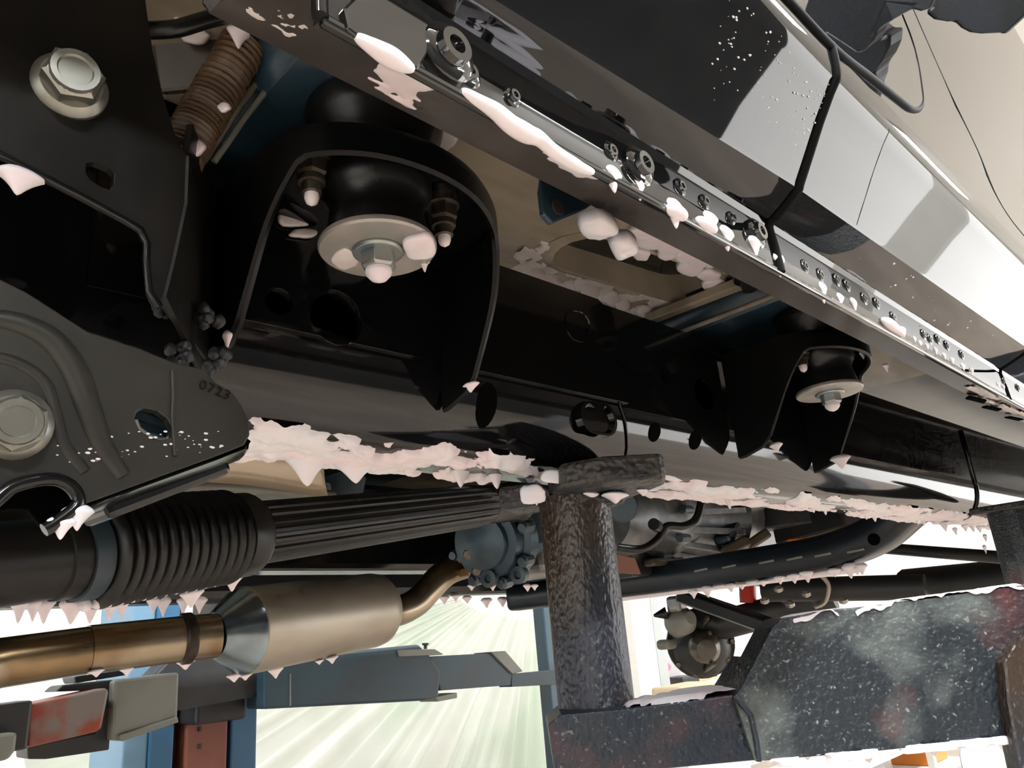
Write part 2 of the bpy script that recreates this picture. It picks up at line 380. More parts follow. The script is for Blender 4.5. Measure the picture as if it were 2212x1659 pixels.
# ---- body mounts: pressed outrigger bracket, cushions, washer, bolt, two studs
def body_mount(dx, dy):
    T = V((dx, dy, 0))
    ol = [(.19, .452), (.19, .40), (.192, .372), (.205, .343), (.235, .322), (.275, .315), (.315, .322), (.352, .343), (.378, .370), (.385, .40), (.387, .452)]
    pl = spline([(x, y, 0) for x, y in ol], 5); zt = .306
    def zl(y):
        if y < .352: return .283
        if y < .368: return lerp(.283, .262, (y-.352)/.016)
        if y < .415: return lerp(.262, .186, (y-.368)/.047)
        return lerp(.186, .178, min(1, (y-.415)/.03))
    g = G(); c = V((.287, .40, 0))
    def ins(p, d): return p+(c-p).normalized()*d
    rows = []
    for f, zf in ((0, 0), (0, .25), (0, .5), (0, .75), (0, 1)):
        rows.append([V((p.x, p.y, lerp(zt-.006, zl(p.y), zf)))+T for p in pl])
    rows.insert(0, [V((*ins(p, .002).xy, zt-.0015))+T for p in pl]); rows.insert(0, [V((*ins(p, .006).xy, zt))+T for p in pl])
    rows.append([V((*ins(p, .0025).xy, zl(p.y)-.002))+T for p in pl]); rows.append([V((*ins(p, .0055).xy, zl(p.y)))+T for p in pl])
    for zf in (.7, .4, .05): rows.append([V((*ins(p, .0055).xy, lerp(zt-.005, zl(p.y), zf)))+T for p in pl])
    g.grid(rows)
    b = part(g, 'mount_bracket', 'bracket_black', smooth=40)
    # top plate with the bushing hole
    m0 = V((.260, .360, 0))+T
    hole = [V((m0.x+.036*math.cos(t*.2618), m0.y+.036*math.sin(t*.2618), zt-.005)) for t in range(24)]
    part(G().plate([V((*ins(p, .005).xy, zt-.005))+T for p in pl], (0, 0, 1), .004, [hole]), 'top_plate', 'rail_black', b)
    dn = V((0, 0, -1)); at = lambda z: V((m0.x, m0.y, z))
    part(G().lathe(at(.346), at(0), [(0, .040), (.004, .046), (.012, .047), (.020, .045), (.026, .041), (.034, .040), (.044, .037)], 36), 'upper_cushion', 'rubber', b, smooth=40)
    part(G().lathe(at(.302), at(0), [(0, .035), (.010, .0365), (.020, .0365), (.026, .033), (.032, .030), (.040, .031), (.050, .033), (.054, .033)], 36), 'lower_cushion', 'rubber', b, smooth=40)
    wz = .2475
    part(G().lathe(at(wz), at(0), [(0, .034), (.001, .0368), (.0025, .0376), (.0045, .0376), (.006, .0365), (.0062, .020), (.0056, .016)], 48), 'washer', 'washer', b, smooth=35, label='pale foam-smeared steel washer')
    g = G().lathe(at(wz-.0055), at(0), [(0, .0165), (.0015, .0165), (.003, .0155)], 30); g.hexa(at(wz-.008), at(wz-.019), .0115, .3)
    part(g, 'nut', 'zinc_blue', b, smooth=25, bevel=.0005)
    part(G().lathe(at(wz-.019), at(0), [(0, .0082), (.002, .0085), (.004, .0078), (.007, .0052), (.0085, .002), (.009, .0005)], 20), 'bolt_tip', 'foam', b, smooth=60, label='foam-capped bolt end')
    for sx, sy, zz in ((-.044, .006, .283), (.055, -.002, .283)):
        q = V((m0.x+sx, m0.y+sy, 0)); A = lambda z: V((q.x, q.y, z))
        g = G().lathe(A(.302), A(0), [(0, .0105), (.006, .0105), (.007, .0122), (.009, .0122), (.0095, .010)], 20)
        g.hexa(A(.293), A(.281), .0105); g.lathe(A(.281), A(0), [(0, .0085), (.004, .0085), (.0045, .0064), (.011, .0064), (.0115, .0055)], 18)
        part(g, 'stud_nut', 'nut_brown', b, smooth=30)
        part(G().lathe(A(.2695), A(0), [(0, .0045), (.003, .0046), (.006, .0035), (.008, .0006)], 14), 'stud_tip', 'foam', b, smooth=60)
    return b
m1 = body_mount(0, 0); m1['label'] = 'near body mount bracket with pale washer'
m2 = body_mount(.62, -.022); m2['label'] = 'far body mount bracket with pale washer'
# ---- left: tall black bracket plate with flange bolt
YU = .358
up = [(-260, -140), (296, -140), (318, 30), (330, 110), (350, 200), (378, 290), (402, 336), (398, 440), (372, 560), (352, 640), (338, 660), (322, 628), (316, 560), (318, 525), (304, 494), (272, 474), (180, 425), (0, 332), (-260, 200)]
hp = [(186, 352), (205, 350), (236, 362), (247, 374), (246, 398), (236, 410), (218, 404), (194, 388), (185, 372)]
tower = part(G().plate([PY(u, v, YU) for u, v in up], (0, 1, 0), .005, [[PY(u, v, YU) for u, v in hp]]), 'spring_bracket', 'black_satin', bevel=.0012)
# return wall of that bracket joining it to the rail, and its inner box
g = G(); a = [PY(u, v, YU) for u, v in ((402, 336), (398, 440), (372, 560), (352, 640))]
bk = [V((.19, .452, q.z-.004)) for q in a]
g.grid([a, [lerp(p, q, .3) for p, q in zip(a, bk)], bk])
part(g, 'return_wall', 'black_satin', tower, solid=.003)
g = G(); a = [PY(u, v, YU) for u, v in ((338, 660), (352, 640), (440, 560), (520, 600))]
part(G().plate([V((.128, .372, .180)), V((.190, .448, .176)), V((.192, .452, .30)), V((.138, .366, .285))], (.6, -.5, 0), .004), 'gusset', 'black_satin', tower, bevel=.001)
part(G().box((-.05, .475, .275), (.45, .006, .21)), 'shade_sheet', 'void', tower)  # near-black sheet standing in for the shade inside the bracket
def flange_bolt(c, ax, r, h, parent, m='zinc', name='flange_bolt', dome=True, rot=.2, label=None):
    c = V(c); ax = V(ax).normalized(); B = c+ax
    g = G().lathe(c, B, [(0, r), (h*.16, r), (h*.26, r*.94), (h*.40, r*.80)], 30)
    g.hexa(c+ax*h*.3, c+ax*h*.95, r*.80, rot)
    g.lathe(c+ax*h*.92, B+ax*h*.92, [(0, r*.66), (h*.12, r*.62), (h*.12, r*.46), (h*.05, r*.42), (h*.05, r*.1)], 26)
    return part(g, name, m, parent, smooth=28, label=label)
flange_bolt(PY(150, 190, YU), (-.12, -1, -.1), .0170, .017, tower, label='pale zinc flange bolt')
# rolled lower edge of that plate
part(G().tube([PY(u, v, YU-.001) for u, v in ((-260, 202), (0, 334), (180, 427), (270, 476), (303, 496), (317, 526), (315, 562), (322, 630), (345, 664))], .0019, 8), 'rolled_edge', 'black_gloss', tower, smooth=60)
# ---- lower left: suspension arm bracket with oval hole
YL = .366
lp = [(-300, 470), (-120, 545), (0, 602), (60, 632), (190, 716), (300, 752), (380, 784), (440, 796), (466, 826), (505, 850), (522, 874), (538, 908), (540, 940), (528, 962), (470, 985), (300, 1047), (172, 1094), (168, 1066), (152, 1046), (120, 1038), (80, 1042), (40, 1060), (0, 1096), (-300, 1180)]
oh = [(291, 905), (296, 890), (312, 882), (340, 888), (362, 904), (373, 926), (370, 944), (352, 951), (325, 946), (302, 930)]
arm = part(G().plate([PY(u, v, YL) for u, v in lp], (0, 1, 0), .006, [[PY(u, v, YL) for u, v in oh]]), 'suspension_bracket', 'plate_olive', bevel=.0022, seg=3)
c = PY(330, 915, YL+.012)
part(G().tube([PY(u, v, YL+.005) for u, v in ((291, 908), (298, 926), (318, 941), (342, 951), (362, 950), (373, 936))], .0016, 8), 'hole_lip', 'zinc', arm, smooth=60)
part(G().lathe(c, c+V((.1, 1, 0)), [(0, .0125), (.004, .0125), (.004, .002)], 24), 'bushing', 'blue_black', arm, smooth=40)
part(G().bar(c+V((-.012, -.001, .004)), c+V((.012, -.001, -.002)), .002, .004), 'bushing_rib', 'lift_teal', arm)
# pressed arc rib and folds
rib = spline([PY(u, v, YL+.0030) for u, v in ((-60, 690), (30, 700), (110, 740), (160, 810), (185, 880), (215, 960), (262, 1030))], 5)
part(G().tube(rib, [.0045+.0025*math.sin(math.pi*i/(len(rib)-1)) for i in range(len(rib))], 12), 'pressed_rib', 'plate_olive', arm, smooth=60)
rib = spline([PY(u, v, YL+.0022) for u, v in ((-60, 770), (30, 785), (95, 830), (118, 900), (135, 960), (180, 1020))], 5)
part(G().tube(rib, .0035, 12), 'pressed_rib', 'plate_olive', arm, smooth=60)
part(G().tube([PY(u, v, YL-.0002) for u, v in ((372, 800), (374, 850), (372, 900), (376, 950), (378, 985))], .0011, 8), 'fold', 'plate_olive', arm, smooth=60)
# lower return flange, wet and glossy
e0 = [(538, 950), (528, 964), (470, 987), (300, 1049), (172, 1096)]
rows = [[PY(u, v, YL+.003) for u, v in e0], [PY(u-2, v+6, YL+.001) for u, v in e0], [PY(u-6, v+18, YL+.012) for u, v in e0], [PY(u-14, v+26, YL+.03) for u, v in e0]]
part(G().grid(rows), 'lower_flange', 'black_gloss', arm, smooth=60, solid=.0025)
a, b_ = PY(466, 1012, YL+.035), PY(200, 1112, YL+.03)
part(G().bar(a, b_, .03, .010), 'lower_flange', 'black_gloss', arm, bevel=.003)
# curved hook at the bottom left
hk = spline([PY(u, v, YL) for u, v in ((-40, 1120), (10, 1062), (60, 1042), (120, 1036), (158, 1056), (168, 1090), (120, 1130), (95, 1145))], 5)
part(G().tube(hk, .0030, 10), 'hook_edge', 'black_gloss', arm, smooth=60)
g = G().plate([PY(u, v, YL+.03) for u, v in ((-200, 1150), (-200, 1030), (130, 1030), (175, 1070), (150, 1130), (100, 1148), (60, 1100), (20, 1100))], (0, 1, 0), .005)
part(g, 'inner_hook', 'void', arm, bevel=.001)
flange_bolt(PY(28, 918, YL), (-.1, -1, -.15), .0150, .014, arm, label='pale shiny bolt smeared with foam', rot=.5)
# stamped characters
cu = bpy.data.curves.new('stamp', 'FONT'); cu.body = '0723'; cu.size = .0075; cu.extrude = .0004; cu.space_character = 1.15
t = bpy.data.objects.new('stamp_text', cu); COL.objects.link(t)
me = bpy.data.meshes.new_from_object(t.evaluated_get(bpy.context.evaluated_depsgraph_get())); bpy.data.objects.remove(t); bpy.data.curves.remove(cu)
p = PY(428, 838, YL-.0002); ang = math.radians(-14)
vs = [p+V((q.co.x*math.cos(ang)-q.co.y*math.sin(ang), -q.co.z, q.co.x*math.sin(ang)+q.co.y*math.cos(ang))) for q in me.vertices]
obj('stamped_digits', vs, [tuple(f.vertices) for f in me.polygons], 'black_satin', arm); bpy.data.meshes.remove(me)
# ---- body side: sill flange, rocker and door panels
SX = [.105, .16, .25, .34, .408]; SX2 = [.416, .55, .7, .85, 1.0, 1.3, 1.8, 2.5, 3.4]
def sec(x):
    t = max(0, min(1, (x-.105)/.3)); t2 = max(0, min(1, (x-.412)/.6))
    B = (lerp(.158, .150, t)-.010*t2, lerp(.2275, .238, t)); C = (.115-.005*t2, .296)
    s = [(.1715, .192), (.1720, .205), (.1732, .222), (.1715, .2262), (.168, .2275)]
    s += [(lerp(.168, B[0], .5), lerp(.2275, B[1], .5)), (B[0]+.0025, B[1]-.0008), (B[0]+.0004, B[1]+.0004), (B[0]-.0006, B[1]+.0028)]
    for f in (.3, .6, .85): s.append((lerp(B[0], C[0], f)+.0015*math.sin(f*3.14), lerp(B[1], C[1], f)))
    s += [(C[0]+.0006, C[1]-.002), C, (C[0]-.0006, C[1]+.003), (C[0]-.0012, .308), (C[0]-.0012, .318)]
    return s
def up_sec(x):
    t2 = max(0, min(1, (x-.412)/.6)); y0 = .1138-.005*t2
    return [(y0, .318), (y0+.001, .330), (y0+.003, .352), (y0+.006, .39), (y0+.009, .46), (y0+.009, .58), (y0+.004, .75), (y0-.006, .95)]
def ysurf(x, z):
    s = up_sec(x)
    for (a0, b0), (a1, b1) in zip(s, s[1:]):
        if z <= b1: return lerp(a0, a1, max(0, (z-b0)/(b1-b0)))
    return s[-1][0]
def PS(u, v, off=0):
    y = .114
    for _ in range(5): p = PY(u, v, y+off); y = ysurf(p.x, p.z)
    return p
rock = part(G().grid([[V((x, y, z)) for y, z in sec(x)] for x in SX]), 'rocker_panel', 'paint', smooth=22, solid=.0015, rim=False)
rock['label'] = 'gloss black rocker panel with pinch-weld flange'
fend = part(G().grid([[V((x, y, z)) for y, z in sec(x)] for x in SX2]), 'front_rocker_panel', 'paint', smooth=22, solid=.0015, rim=False)
door = part(G().grid([[V((x, y, z)) for y, z in up_sec(x)] for x in SX+[.412]+SX2]), 'body_side', 'paint', smooth=40, solid=.0015, rim=False)
door['label'] = 'gloss black body side reflecting the bright workshop'
# sill end cap towards the wheel arch
s = sec(.105); part(G().plate([V((.1045, y, z)) for y, z in s]+[V((.1045, .176, .318)), V((.1045, .176, .192))], (1, 0, 0), .002), 'sill_end', 'sill_black', rock)
part(G().tube([V((.104, y-.0005, z)) for y, z in s], .0028, 10), 'sill_end_edge', 'paint', rock, smooth=60)
# seam between the two rocker panels, then the second seam further on
for x, r, n in ((.412, .0034, 17), (.913, .0022, 9)):
    pts = [V((x, y-.0002, z)) for y, z in sec(x)[:n]]
    part(G().tube(pts, r, 10), 'panel_seam', 'gap_black', fend, smooth=60)
part(G().tube([V((.492, y-.0001, z)) for y, z in sec(.492)[8:14]], .0009, 8), 'panel_crease', 'paint', fend, smooth=60)
# door gap: its shade built as a thick black strip along the sill, rounded corner, thin front edge; next gap beyond
dg = spline([PS(u, v) for u, v in ((1150, -620), (1320, -420), (1480, -230), (1560, -140), (1640, -58), (1700, 5), (1800, 110), (1880, 172), (1940, 220), (1962, 236), (1982, 238), (1992, 222), (1990, 190), (1980, 130), (1966, 80), (1948, 34), (1920, -40), (1895, -120), (1875, -200))], 5)
rr = [.0036 if i < 44 else lerp(.0036, .0014, min(1, (i-44)/12)) for i in range(len(dg))]
part(G().tube(dg, rr, 10), 'door_gap_strip', 'gap_black', door, smooth=60)
dg = spline([PS(u, v) for u, v in ((1900, -200), (1940, -60), (1975, 30), (2050, 200), (2110, 325), (2155, 432), (2212, 512), (2290, 590))], 5)
part(G().tube(dg, .0012, 8), 'panel_gap', 'gap_black', door, smooth=60)
# bolts, clips and dimples along the sill flange
def clip(u, v, r, h, name='flange_clip'):
    c = PY(u, v, .1718); h *= .6; g = G().lathe(c, c+V((0, -1, 0)), [(0, r), (h*.3, r), (h*.5, r*.86), (h*.55, r*.6), (h, r*.55), (h, r*.3), (h*.6, r*.25)], 20)
    part(g, name, 'sill_black', rock if u < 1690 else fend, smooth=35)
clip(962, 118, .0125, .012, 'sill_bolt'); clip(1008, 160, .0065, .005); clip(1104, 212, .0045, .005); clip(1318, 328, .0052, .004)
clip(1376, 362, .0105, .010, 'sill_bolt'); clip(1468, 405, .0050, .004); clip(1520, 437, .0045, .004); clip(1578, 472, .0042, .004); clip(1630, 506, .0095, .009, 'sill_bolt')
for a, b_ in ((785, 225), (885, 280), (990, 310), (1055, 345), (1165, 430), (1245, 460), (1350, 550), (1545, 660), (1585, 690), (1635, 690), (1695, 730), (1790, 790), (2060, 960), (2150, 1000)):
    clip(1472+a/2.96, 500+b_/2.96, .0050, .003)
# raised stiffening pad at the sill's wheel end
pz = [(742, 18), (800, -40), (870, -20), (935, 40), (925, 115), (905, 150), (860, 128), (790, 90), (752, 62)]
part(G().plate([PY(u, v, .1690) for u, v in pz], (0, 1, 0), .003), 'stiffener', 'sill_black', rock, bevel=.0012)
# pinch-weld lip running along the bottom
part(G().box((1.75, .1722, .1925), (3.29, .0042, .004)), 'pinch_lip', 'sill_black', rock, bevel=.0012)
# dark reflections at the top right, built as solid lobes plus an added arm
mr = [(1846, -170), (1872, 0), (1884, 50), (1892, 68), (1906, 74), (1918, 64), (1918, 50), (1948, 32), (1972, 19), (1990, 24), (2012, 18), (2020, 2), (2030, -170)]
lobe = part(G().plate([PT(u, v, .66) for u, v in mr], ray(1940, 20), .03), 'reflection_lobe', 'reflection_black', bevel=.004, seg=3)
mr = [(2022, -170), (2012, 12), (1998, 26), (2018, 42), (2045, 47), (2062, 46), (2076, 60), (2095, 70), (2120, 73), (2160, 71), (2174, 75), (2216, 36), (2236, 0), (2262, -170)]
part(G().plate([PT(u, v, .70) for u, v in mr], ray(2100, 20), .045), 'reflection_lobe_wide', 'reflection_black', lobe, bevel=.006, seg=3)
part(G().tube([PT(1960, -120, .69), PT(1990, -110, .72)+V((0, .02, 0)), V((PT(1990, -110, .72).x+.03, .125, PT(1990, -110, .72).z+.01))], .012, 12), 'added_arm', 'reflection_black', lobe, smooth=60)
# ---- underside: inner sill, floor pan with slot, body crossmembers
isec = [(.1735, .192), (.1745, .206), (.182, .228), (.205, .246), (.235, .258), (.262, .264), (.270, .275), (.274, .30), (.276, .388)]
insill = part(G().grid([[V((x, y, z)) for y, z in isec] for x in (.106, .3, .6, .9, 1.2, 1.8, 3.4)]), 'inner_sill', 'sill_inner', smooth=25, solid=.0015)
for (u0, v0, du) in ((2108, 862, 26), (2142, 881, 20), (2190, 903, 18)):
    c = PZ(u0, v0, .2575)-V((0, 0, .0015)); part(G().plate([c+V((-.03*du/26, 0, 0)), c+V((0, .012, .0045)), c+V((.035*du/26, 0, 0)), c+V((0, -.012, -.0045))], (0, 0, 1), .002), 'drain_opening', 'void', insill)
ZF = .385
sl0, sl1 = PZ(1268, 550, ZF), PZ(1484, 616, ZF); cs = (sl0+sl1)/2; ax = (sl1-sl0)/2; wd = ax.cross(UP).normalized()*.037
slot = obround(cs, ax, wd, 8)
floor = part(G().plate([V((.10, .274, ZF)), V((1.45, .274, ZF)), V((1.45, .75, ZF)), V((.10, .75, ZF))], (0, 0, 1), .003, [slot]), 'floor_pan', 'floor_tan')
n = len(slot); cen = sum(slot, V())/n
rows = [[cen+(p-cen)*1.14+V((0, 0, -.0005)) for p in slot], [cen+(p-cen)*1.07+V((0, 0, -.0035)) for p in slot], [cen+(p-cen)*1.0+V((0, 0, -.001)) for p in slot], [cen+(p-cen)*.93+V((0, 0, .031)) for p in slot]]
rows = [r+[r[0]] for r in rows]
part(G().grid(rows), 'slot_rim', 'floor_tan', floor, smooth=50)
part(G().plate([cen+(p-cen)*.95+V((0, 0, .030)) for p in slot], (0, 0, 1), .002), 'slot_floor', 'slot_floor', floor)
part(G().box((.4, 1.25, ZF+.02), (7.5, 1.0, .01)), 'floor_pan_inner', 'floor_dark')
part(G().box((-1.3, .70, ZF+.012), (2.8, 1.1, .01)), 'floor_pan_rear', 'floor_dark')
part(G().box((2.4, .55, ZF+.012), (1.9, .55, .01)), 'floor_pan_front', 'floor_dark')
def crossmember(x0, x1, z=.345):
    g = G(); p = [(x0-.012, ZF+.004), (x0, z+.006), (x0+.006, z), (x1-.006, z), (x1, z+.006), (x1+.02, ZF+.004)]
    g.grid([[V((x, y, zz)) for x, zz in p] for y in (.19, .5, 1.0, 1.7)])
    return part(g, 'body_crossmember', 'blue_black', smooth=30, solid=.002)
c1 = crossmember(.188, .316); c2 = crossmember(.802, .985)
part(G().tube([V((.800, .60, .348)), V((.800, .46, .348)), V((.801, .335, .349))], .003, 10), 'crossmember_lip', 'floor_tan', c2, smooth=60)
# dark tab bracket hanging from the inner sill, grommet on the floor edge
tb = [(1178, 352), (1250, 372), (1300, 382), (1312, 396), (1306, 424), (1268, 450), (1194, 482), (1176, 460), (1170, 410)]
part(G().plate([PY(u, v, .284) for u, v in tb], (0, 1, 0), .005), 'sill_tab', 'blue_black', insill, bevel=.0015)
part(G().lathe(PY(1205, 448, .2835), PY(1205, 448, .2835)+V((0, -1, 0)), [(0, .006), (.0006, .006), (.0008, .0055)], 18), 'tab_plug', 'sill_inner', insill)
c = PZ(1612, 585, .352)
part(G().lathe(c+V((0, 0, .035)), c, [(0, .016), (.018, .015), (.030, .012), (.036, .012), (.038, .015), (.046, .015), (.05, .009), (.058, .008)], 20), 'grommet', 'rubber', floor, smooth=35)
part(G().bar(PZ(1400, 690, .372), PZ(1600, 612, .372), .016, .012), 'floor_rib', 'floor_tan', floor, bevel=.002)
# behind the wheel end: brown conduit, lines and clutter above the bracket
cd = [PT(u, v, t) for u, v, t in ((385, 345, .452), (425, 272, .462), (470, 195, .472), (525, 100, .485))]
cl = spline(cd, 26); part(G().tube(cl, [.0135+.0011*math.sin(i*2.2) for i in range(len(cl))], 16), 'ribbed_conduit', 'conduit', smooth=70)
part(G().tube([PT(440, 345, .478), PT(505, 245, .488), PT(590, 130, .50)], .0028, 10), 'brake_line', 'steel_tan', smooth=60)
part(G().tube([PT(462, 350, .480), PT(528, 255, .490), PT(620, 140, .50)], .0022, 10), 'brake_line', 'lift_grey', smooth=60)
part(G().plate([PT(u, v, .50) for u, v in ((322, 80), (470, 55), (500, 130), (450, 190), (340, 200))], (.6, .6, .4), .01), 'bump_stop_plate', 'floor_dark', bevel=.003)
part(G().tube(spline([PT(315, 66, .44), PT(380, 62, .445), PT(450, 42, .455), PT(540, 20, .47)], 5), .005, 12), 'hose', 'rubber', smooth=60)
part(G().plate([PT(u, v, .42) for u, v in ((510, -40), (520, 0), (545, 38), (566, 47), (610, 28), (640, 12), (660, -40))], (.3, .8, .4), .006), 'bracket_tab', 'pale_green', bevel=.0015)
part(G().lathe(PT(592, 18, .415), PT(592, 18, .40), [(0, .006), (.004, .006), (.005, .004)], 14), 'tab_nut', 'nut_brown', smooth=30)
part(G().box(PT(590, 130, .9), (.5, .6, .02)), 'wheel_arch', 'floor_dark')
def proj(p):
    c = R3.transposed() @ V(p); return CX+F*c.x/-c.z, CY-F*c.y/-c.z, -c.z
# ---- driveshaft: tube, bellows boot, splined slip tube, flange end
d0, d1 = PT(540, 1153, .83), PT(1110, 1083, 1.37); dd = (d1-d0).normalized()
def sh(u):
    lo, hi = -1.2, 3.0
    for _ in range(40):
        m = (lo+hi)/2
        if proj(d0+dd*m)[0] < u: lo = m
        else: hi = m
    return (lo+hi)/2
SP = lambda s: d0+dd*s
s0, sa, sb, sc_, sd_, se = sh(-250), sh(108), sh(150), sh(485), sh(535), sh(1045)
shaft = part(G().lathe(SP(s0), SP(9), [(0, .0335), (sa-s0, .0335), (sa-s0+.001, .0355), (sb-s0, .0360)], 40), 'driveshaft', 'black_satin', smooth=30)
shaft['label'] = 'black driveshaft with bellows boot'
part(G().lathe(SP(sb), SP(9), [(0, .039), (.016, .040), (.018, .038)], 40), 'boot_band', 'lift_teal', shaft, smooth=30)
pr = []; n = 13; L = L_boot = sc_-sb-.018
for i in range(n):
    t = i/n*L
    pr += [(t, .0385), (t+L/n*.30, .0475), (t+L/n*.55, .0490), (t+L/n*.80, .0470)]
pr += [(L, .0400)]
part(G().lathe(SP(sb+.018), SP(9), pr, 48), 'bellows_boot', 'rubber', shaft, smooth=45, label='ribbed black rubber bellows')
part(G().lathe(SP(sc_), SP(9), [(0, .0400), (.003, .0445), (sd_-sc_-.006, .0445), (sd_-sc_, .0415)], 48), 'boot_clamp', 'black_satin', shaft, smooth=30)
g = G(); q = dd.to_track_quat('Z', 'Y'); ex, ey = q @ V((1, 0, 0)), q @ V((0, 1, 0)); N = 120; rows = []
for s_ in (sd_-.004, se-.03, se, se+.004):
    rows.append([SP(s_)+(ex*math.cos(2*math.pi*k/N)+ey*math.sin(2*math.pi*k/N))*(.0345 if (k % 6) < 3 and s_ < se-.001 else .0322) for k in range(N+1)])
part(g.grid(rows), 'splined_tube', 'black_satin', shaft, smooth=30)
sf = sh(1118); part(G().lathe(SP(se), SP(9), [(0, .0325), (sf-se-.02, .0325), (sf-se-.012, .037), (sf-se, .037), (sf-se+.03, .028), (sf-se+.10, .026)], 36), 'yoke', 'black_satin', shaft, smooth=30)
# cream sticker wrapped on the tube
c0 = PT(1088, 1110, 1); k = (SP(sh(1088))-V((0, 0, 0)))
rows = []
for s_ in (sh(1072), sh(1104)):
    r_ = []
    for i in range(9):
        an = math.radians(205+i*7.5); v_ = (-dd.cross(UP).normalized()*-1*math.cos(an)+dd.cross(UP).cross(dd).normalized()*math.sin(an))
        r_.append(SP(s_)+v_*.0336)
    rows.append(r_)
part(G().grid(rows), 'sticker', 'sticker', shaft)
# ---- exhaust: pipe, seam clamp, cone, muffler, kinked outlet pipe, flange
ex1 = [PT(-260, 1500, .78), PT(0, 1432, .90), PT(190, 1404, .97)]; ex2 = [PT(190, 1404, .97), PT(400, 1379, 1.05), PT(470, 1372, 1.075)]
pipe = part(G().tube(ex1, .0285, 24), 'exhaust_pipe', 'steel_gold', smooth=40); pipe['label'] = 'heat-tinted exhaust pipe and muffler'
part(G().tube(ex2, .0300, 24), 'pipe_sleeve', 'steel_gold', pipe, smooth=40)
c = PT(402, 1379, 1.05); dirx = (ex2[2]-ex2[0]).normalized()
part(G().lathe(c-dirx*.008, c+dirx, [(0, .031), (.003, .034), (.013, .034), (.016, .031)], 28), 'pipe_clamp', 'scorched', pipe, smooth=40)
ma, mb = PT(462, 1372, 1.07), PT(826, 1314, 1.34); md = (mb-ma).normalized(); ml = (mb-ma).length
part(G().lathe(ma, mb, [(0, .030), (.008, .036), (.040, .0590), (.046, .0605)], 40), 'muffler_cone', 'steel_blue', pipe, smooth=30, label='bluish steel muffler cone')
part(G().lathe(ma+md*.045, mb+md*.045, [(0, .0600), (.002, .0615), (ml-.075, .0615), (ml-.060, .0590), (ml-.050, .0520), (ml-.046, .030)], 48), 'muffler', 'steel_tan', pipe, smooth=35, label='tan stainless muffler barrel')
op = spline([mb-md*.012, PT(850, 1322, 1.38), PT(900, 1300, 1.44), PT(955, 1243, 1.50), PT(1000, 1222, 1.55), PT(1060, 1214, 1.62)], 6)
part(G().tube(op, .0265, 20), 'outlet_pipe', 'steel_gold', pipe, smooth=50)
part(G().lathe(mb-md*.01, mb+md, [(0, .034), (.012, .032), (.016, .028)], 24), 'outlet_weld', 'scorched', pipe, smooth=40)
for a, b_ in (((1000, 1205, 1.50), (1060, 1200, 1.58)), ((1002, 1236, 1.50), (1062, 1232, 1.58))):
    part(G().bar(PT(*a), PT(*b_), .03, .018), 'pipe_flange', 'steel_gold', pipe, bevel=.003)
for u, v in ((1010, 1195), (1030, 1230)): part(G().hexa(PT(u, v, 1.49), PT(u, v+4, 1.46), .010), 'flange_nut', 'nut_brown', pipe)
# ---- transfer case
tcx = PT(1080, 1165, 1.52); tdir = -dd
case = part(G().lathe(tcx, tcx+tdir, [(0, .085), (.03, .085), (.034, .072), (.06, .068), (.062, .052), (.075, .050), (.078, .030), (.082, .010)], 28), 'transfer_case', 'cast_blue', smooth=30)
for k in range(8):
    an = k*math.pi/4+.2; q = tdir.to_track_quat('Z', 'Y'); r_ = q @ V((math.cos(an), math.sin(an), 0))
    part(G().lathe(tcx+tdir*.02+r_*.082, tcx+tdir+r_*.082, [(0, .012), (.028, .012), (.030, .008), (.036, .008)], 10), 'case_bolt', 'cast_blue', case, smooth=30)
for u, v in ((1062, 1248), (1126, 1240)):
    c = PT(u, v, 1.46); part(G().lathe(c, c+tdir, [(0, .017), (.015, .017), (.016, .008), (.010, .006)], 16), 'mount_lug', 'cast_blue', case, smooth=30)
part(G().box(PT(1150, 1130, 1.62), (.2, .14, .16), Matrix.Rotation(.2, 3, 'Z')), 'case_body', 'cast_blue', case, bevel=.025, seg=3)
part(G().box(PT(1150, 1215, 1.60), (.16, .16, .06), Matrix.Rotation(.2, 3, 'Z')), 'case_sump', 'cast_alu', case, bevel=.015, seg=3)
# ---- gearbox
ga, gb = PT(1300, 1120, 1.70), PT(1545, 1118, 2.25); gd = (gb-ga).normalized(); gl = (gb-ga).length
gear = part(G().lathe(ga, gb, [(0, .070), (.10, .085), (.20, .080), (.24, .095), (.27, .10), (.40, .085), (.50, .100), (.56, .135), (.575, .145), (gl, .145)], 36), 'gearbox', 'cast_alu', smooth=30)
for k in range(14):
    an = 2*math.pi*k/14; q = gd.to_track_quat('Z', 'Y'); r_ = q @ V((math.cos(an), math.sin(an), 0))
    part(G().bar(ga+gd*.27+r_*.092, ga+gd*.56+r_*.132, .010, .016), 'rib', 'cast_alu', gear, bevel=.002)
for k in range(9):
    an = 2*math.pi*k/9+.3; r_ = q @ V((math.cos(an), math.sin(an), 0))
    part(G().lathe(ga+gd*.22+r_*.098, ga+gd*.3+r_*.098, [(0, .010), (.05, .010)], 10), 'case_bolt', 'cast_blue', gear, smooth=30)
part(G().lathe(PT(1345, 1092, 1.62), PT(1335, 1095, 1.50), [(0, .035), (.02, .035), (.024, .03)], 20), 'breather_cap', 'cast_blue', gear, smooth=30)
part(G().tube(spline([PT(*p) for p in ((1335, 1182, 1.55), (1385, 1186, 1.55), (1420, 1165, 1.56), (1440, 1137, 1.57), (1478, 1136, 1.58), (1505, 1118, 1.6), (1516, 1075, 1.62))], 6), .008, 10), 'cable', 'rubber', gear, smooth=60)
part(G().lathe(PT(1412, 1132, 1.52), PT(1424, 1140, 1.56), [(0, .012), (.03, .012), (.032, .006)], 12), 'cable_clip', 'rubber', gear, smooth=40)
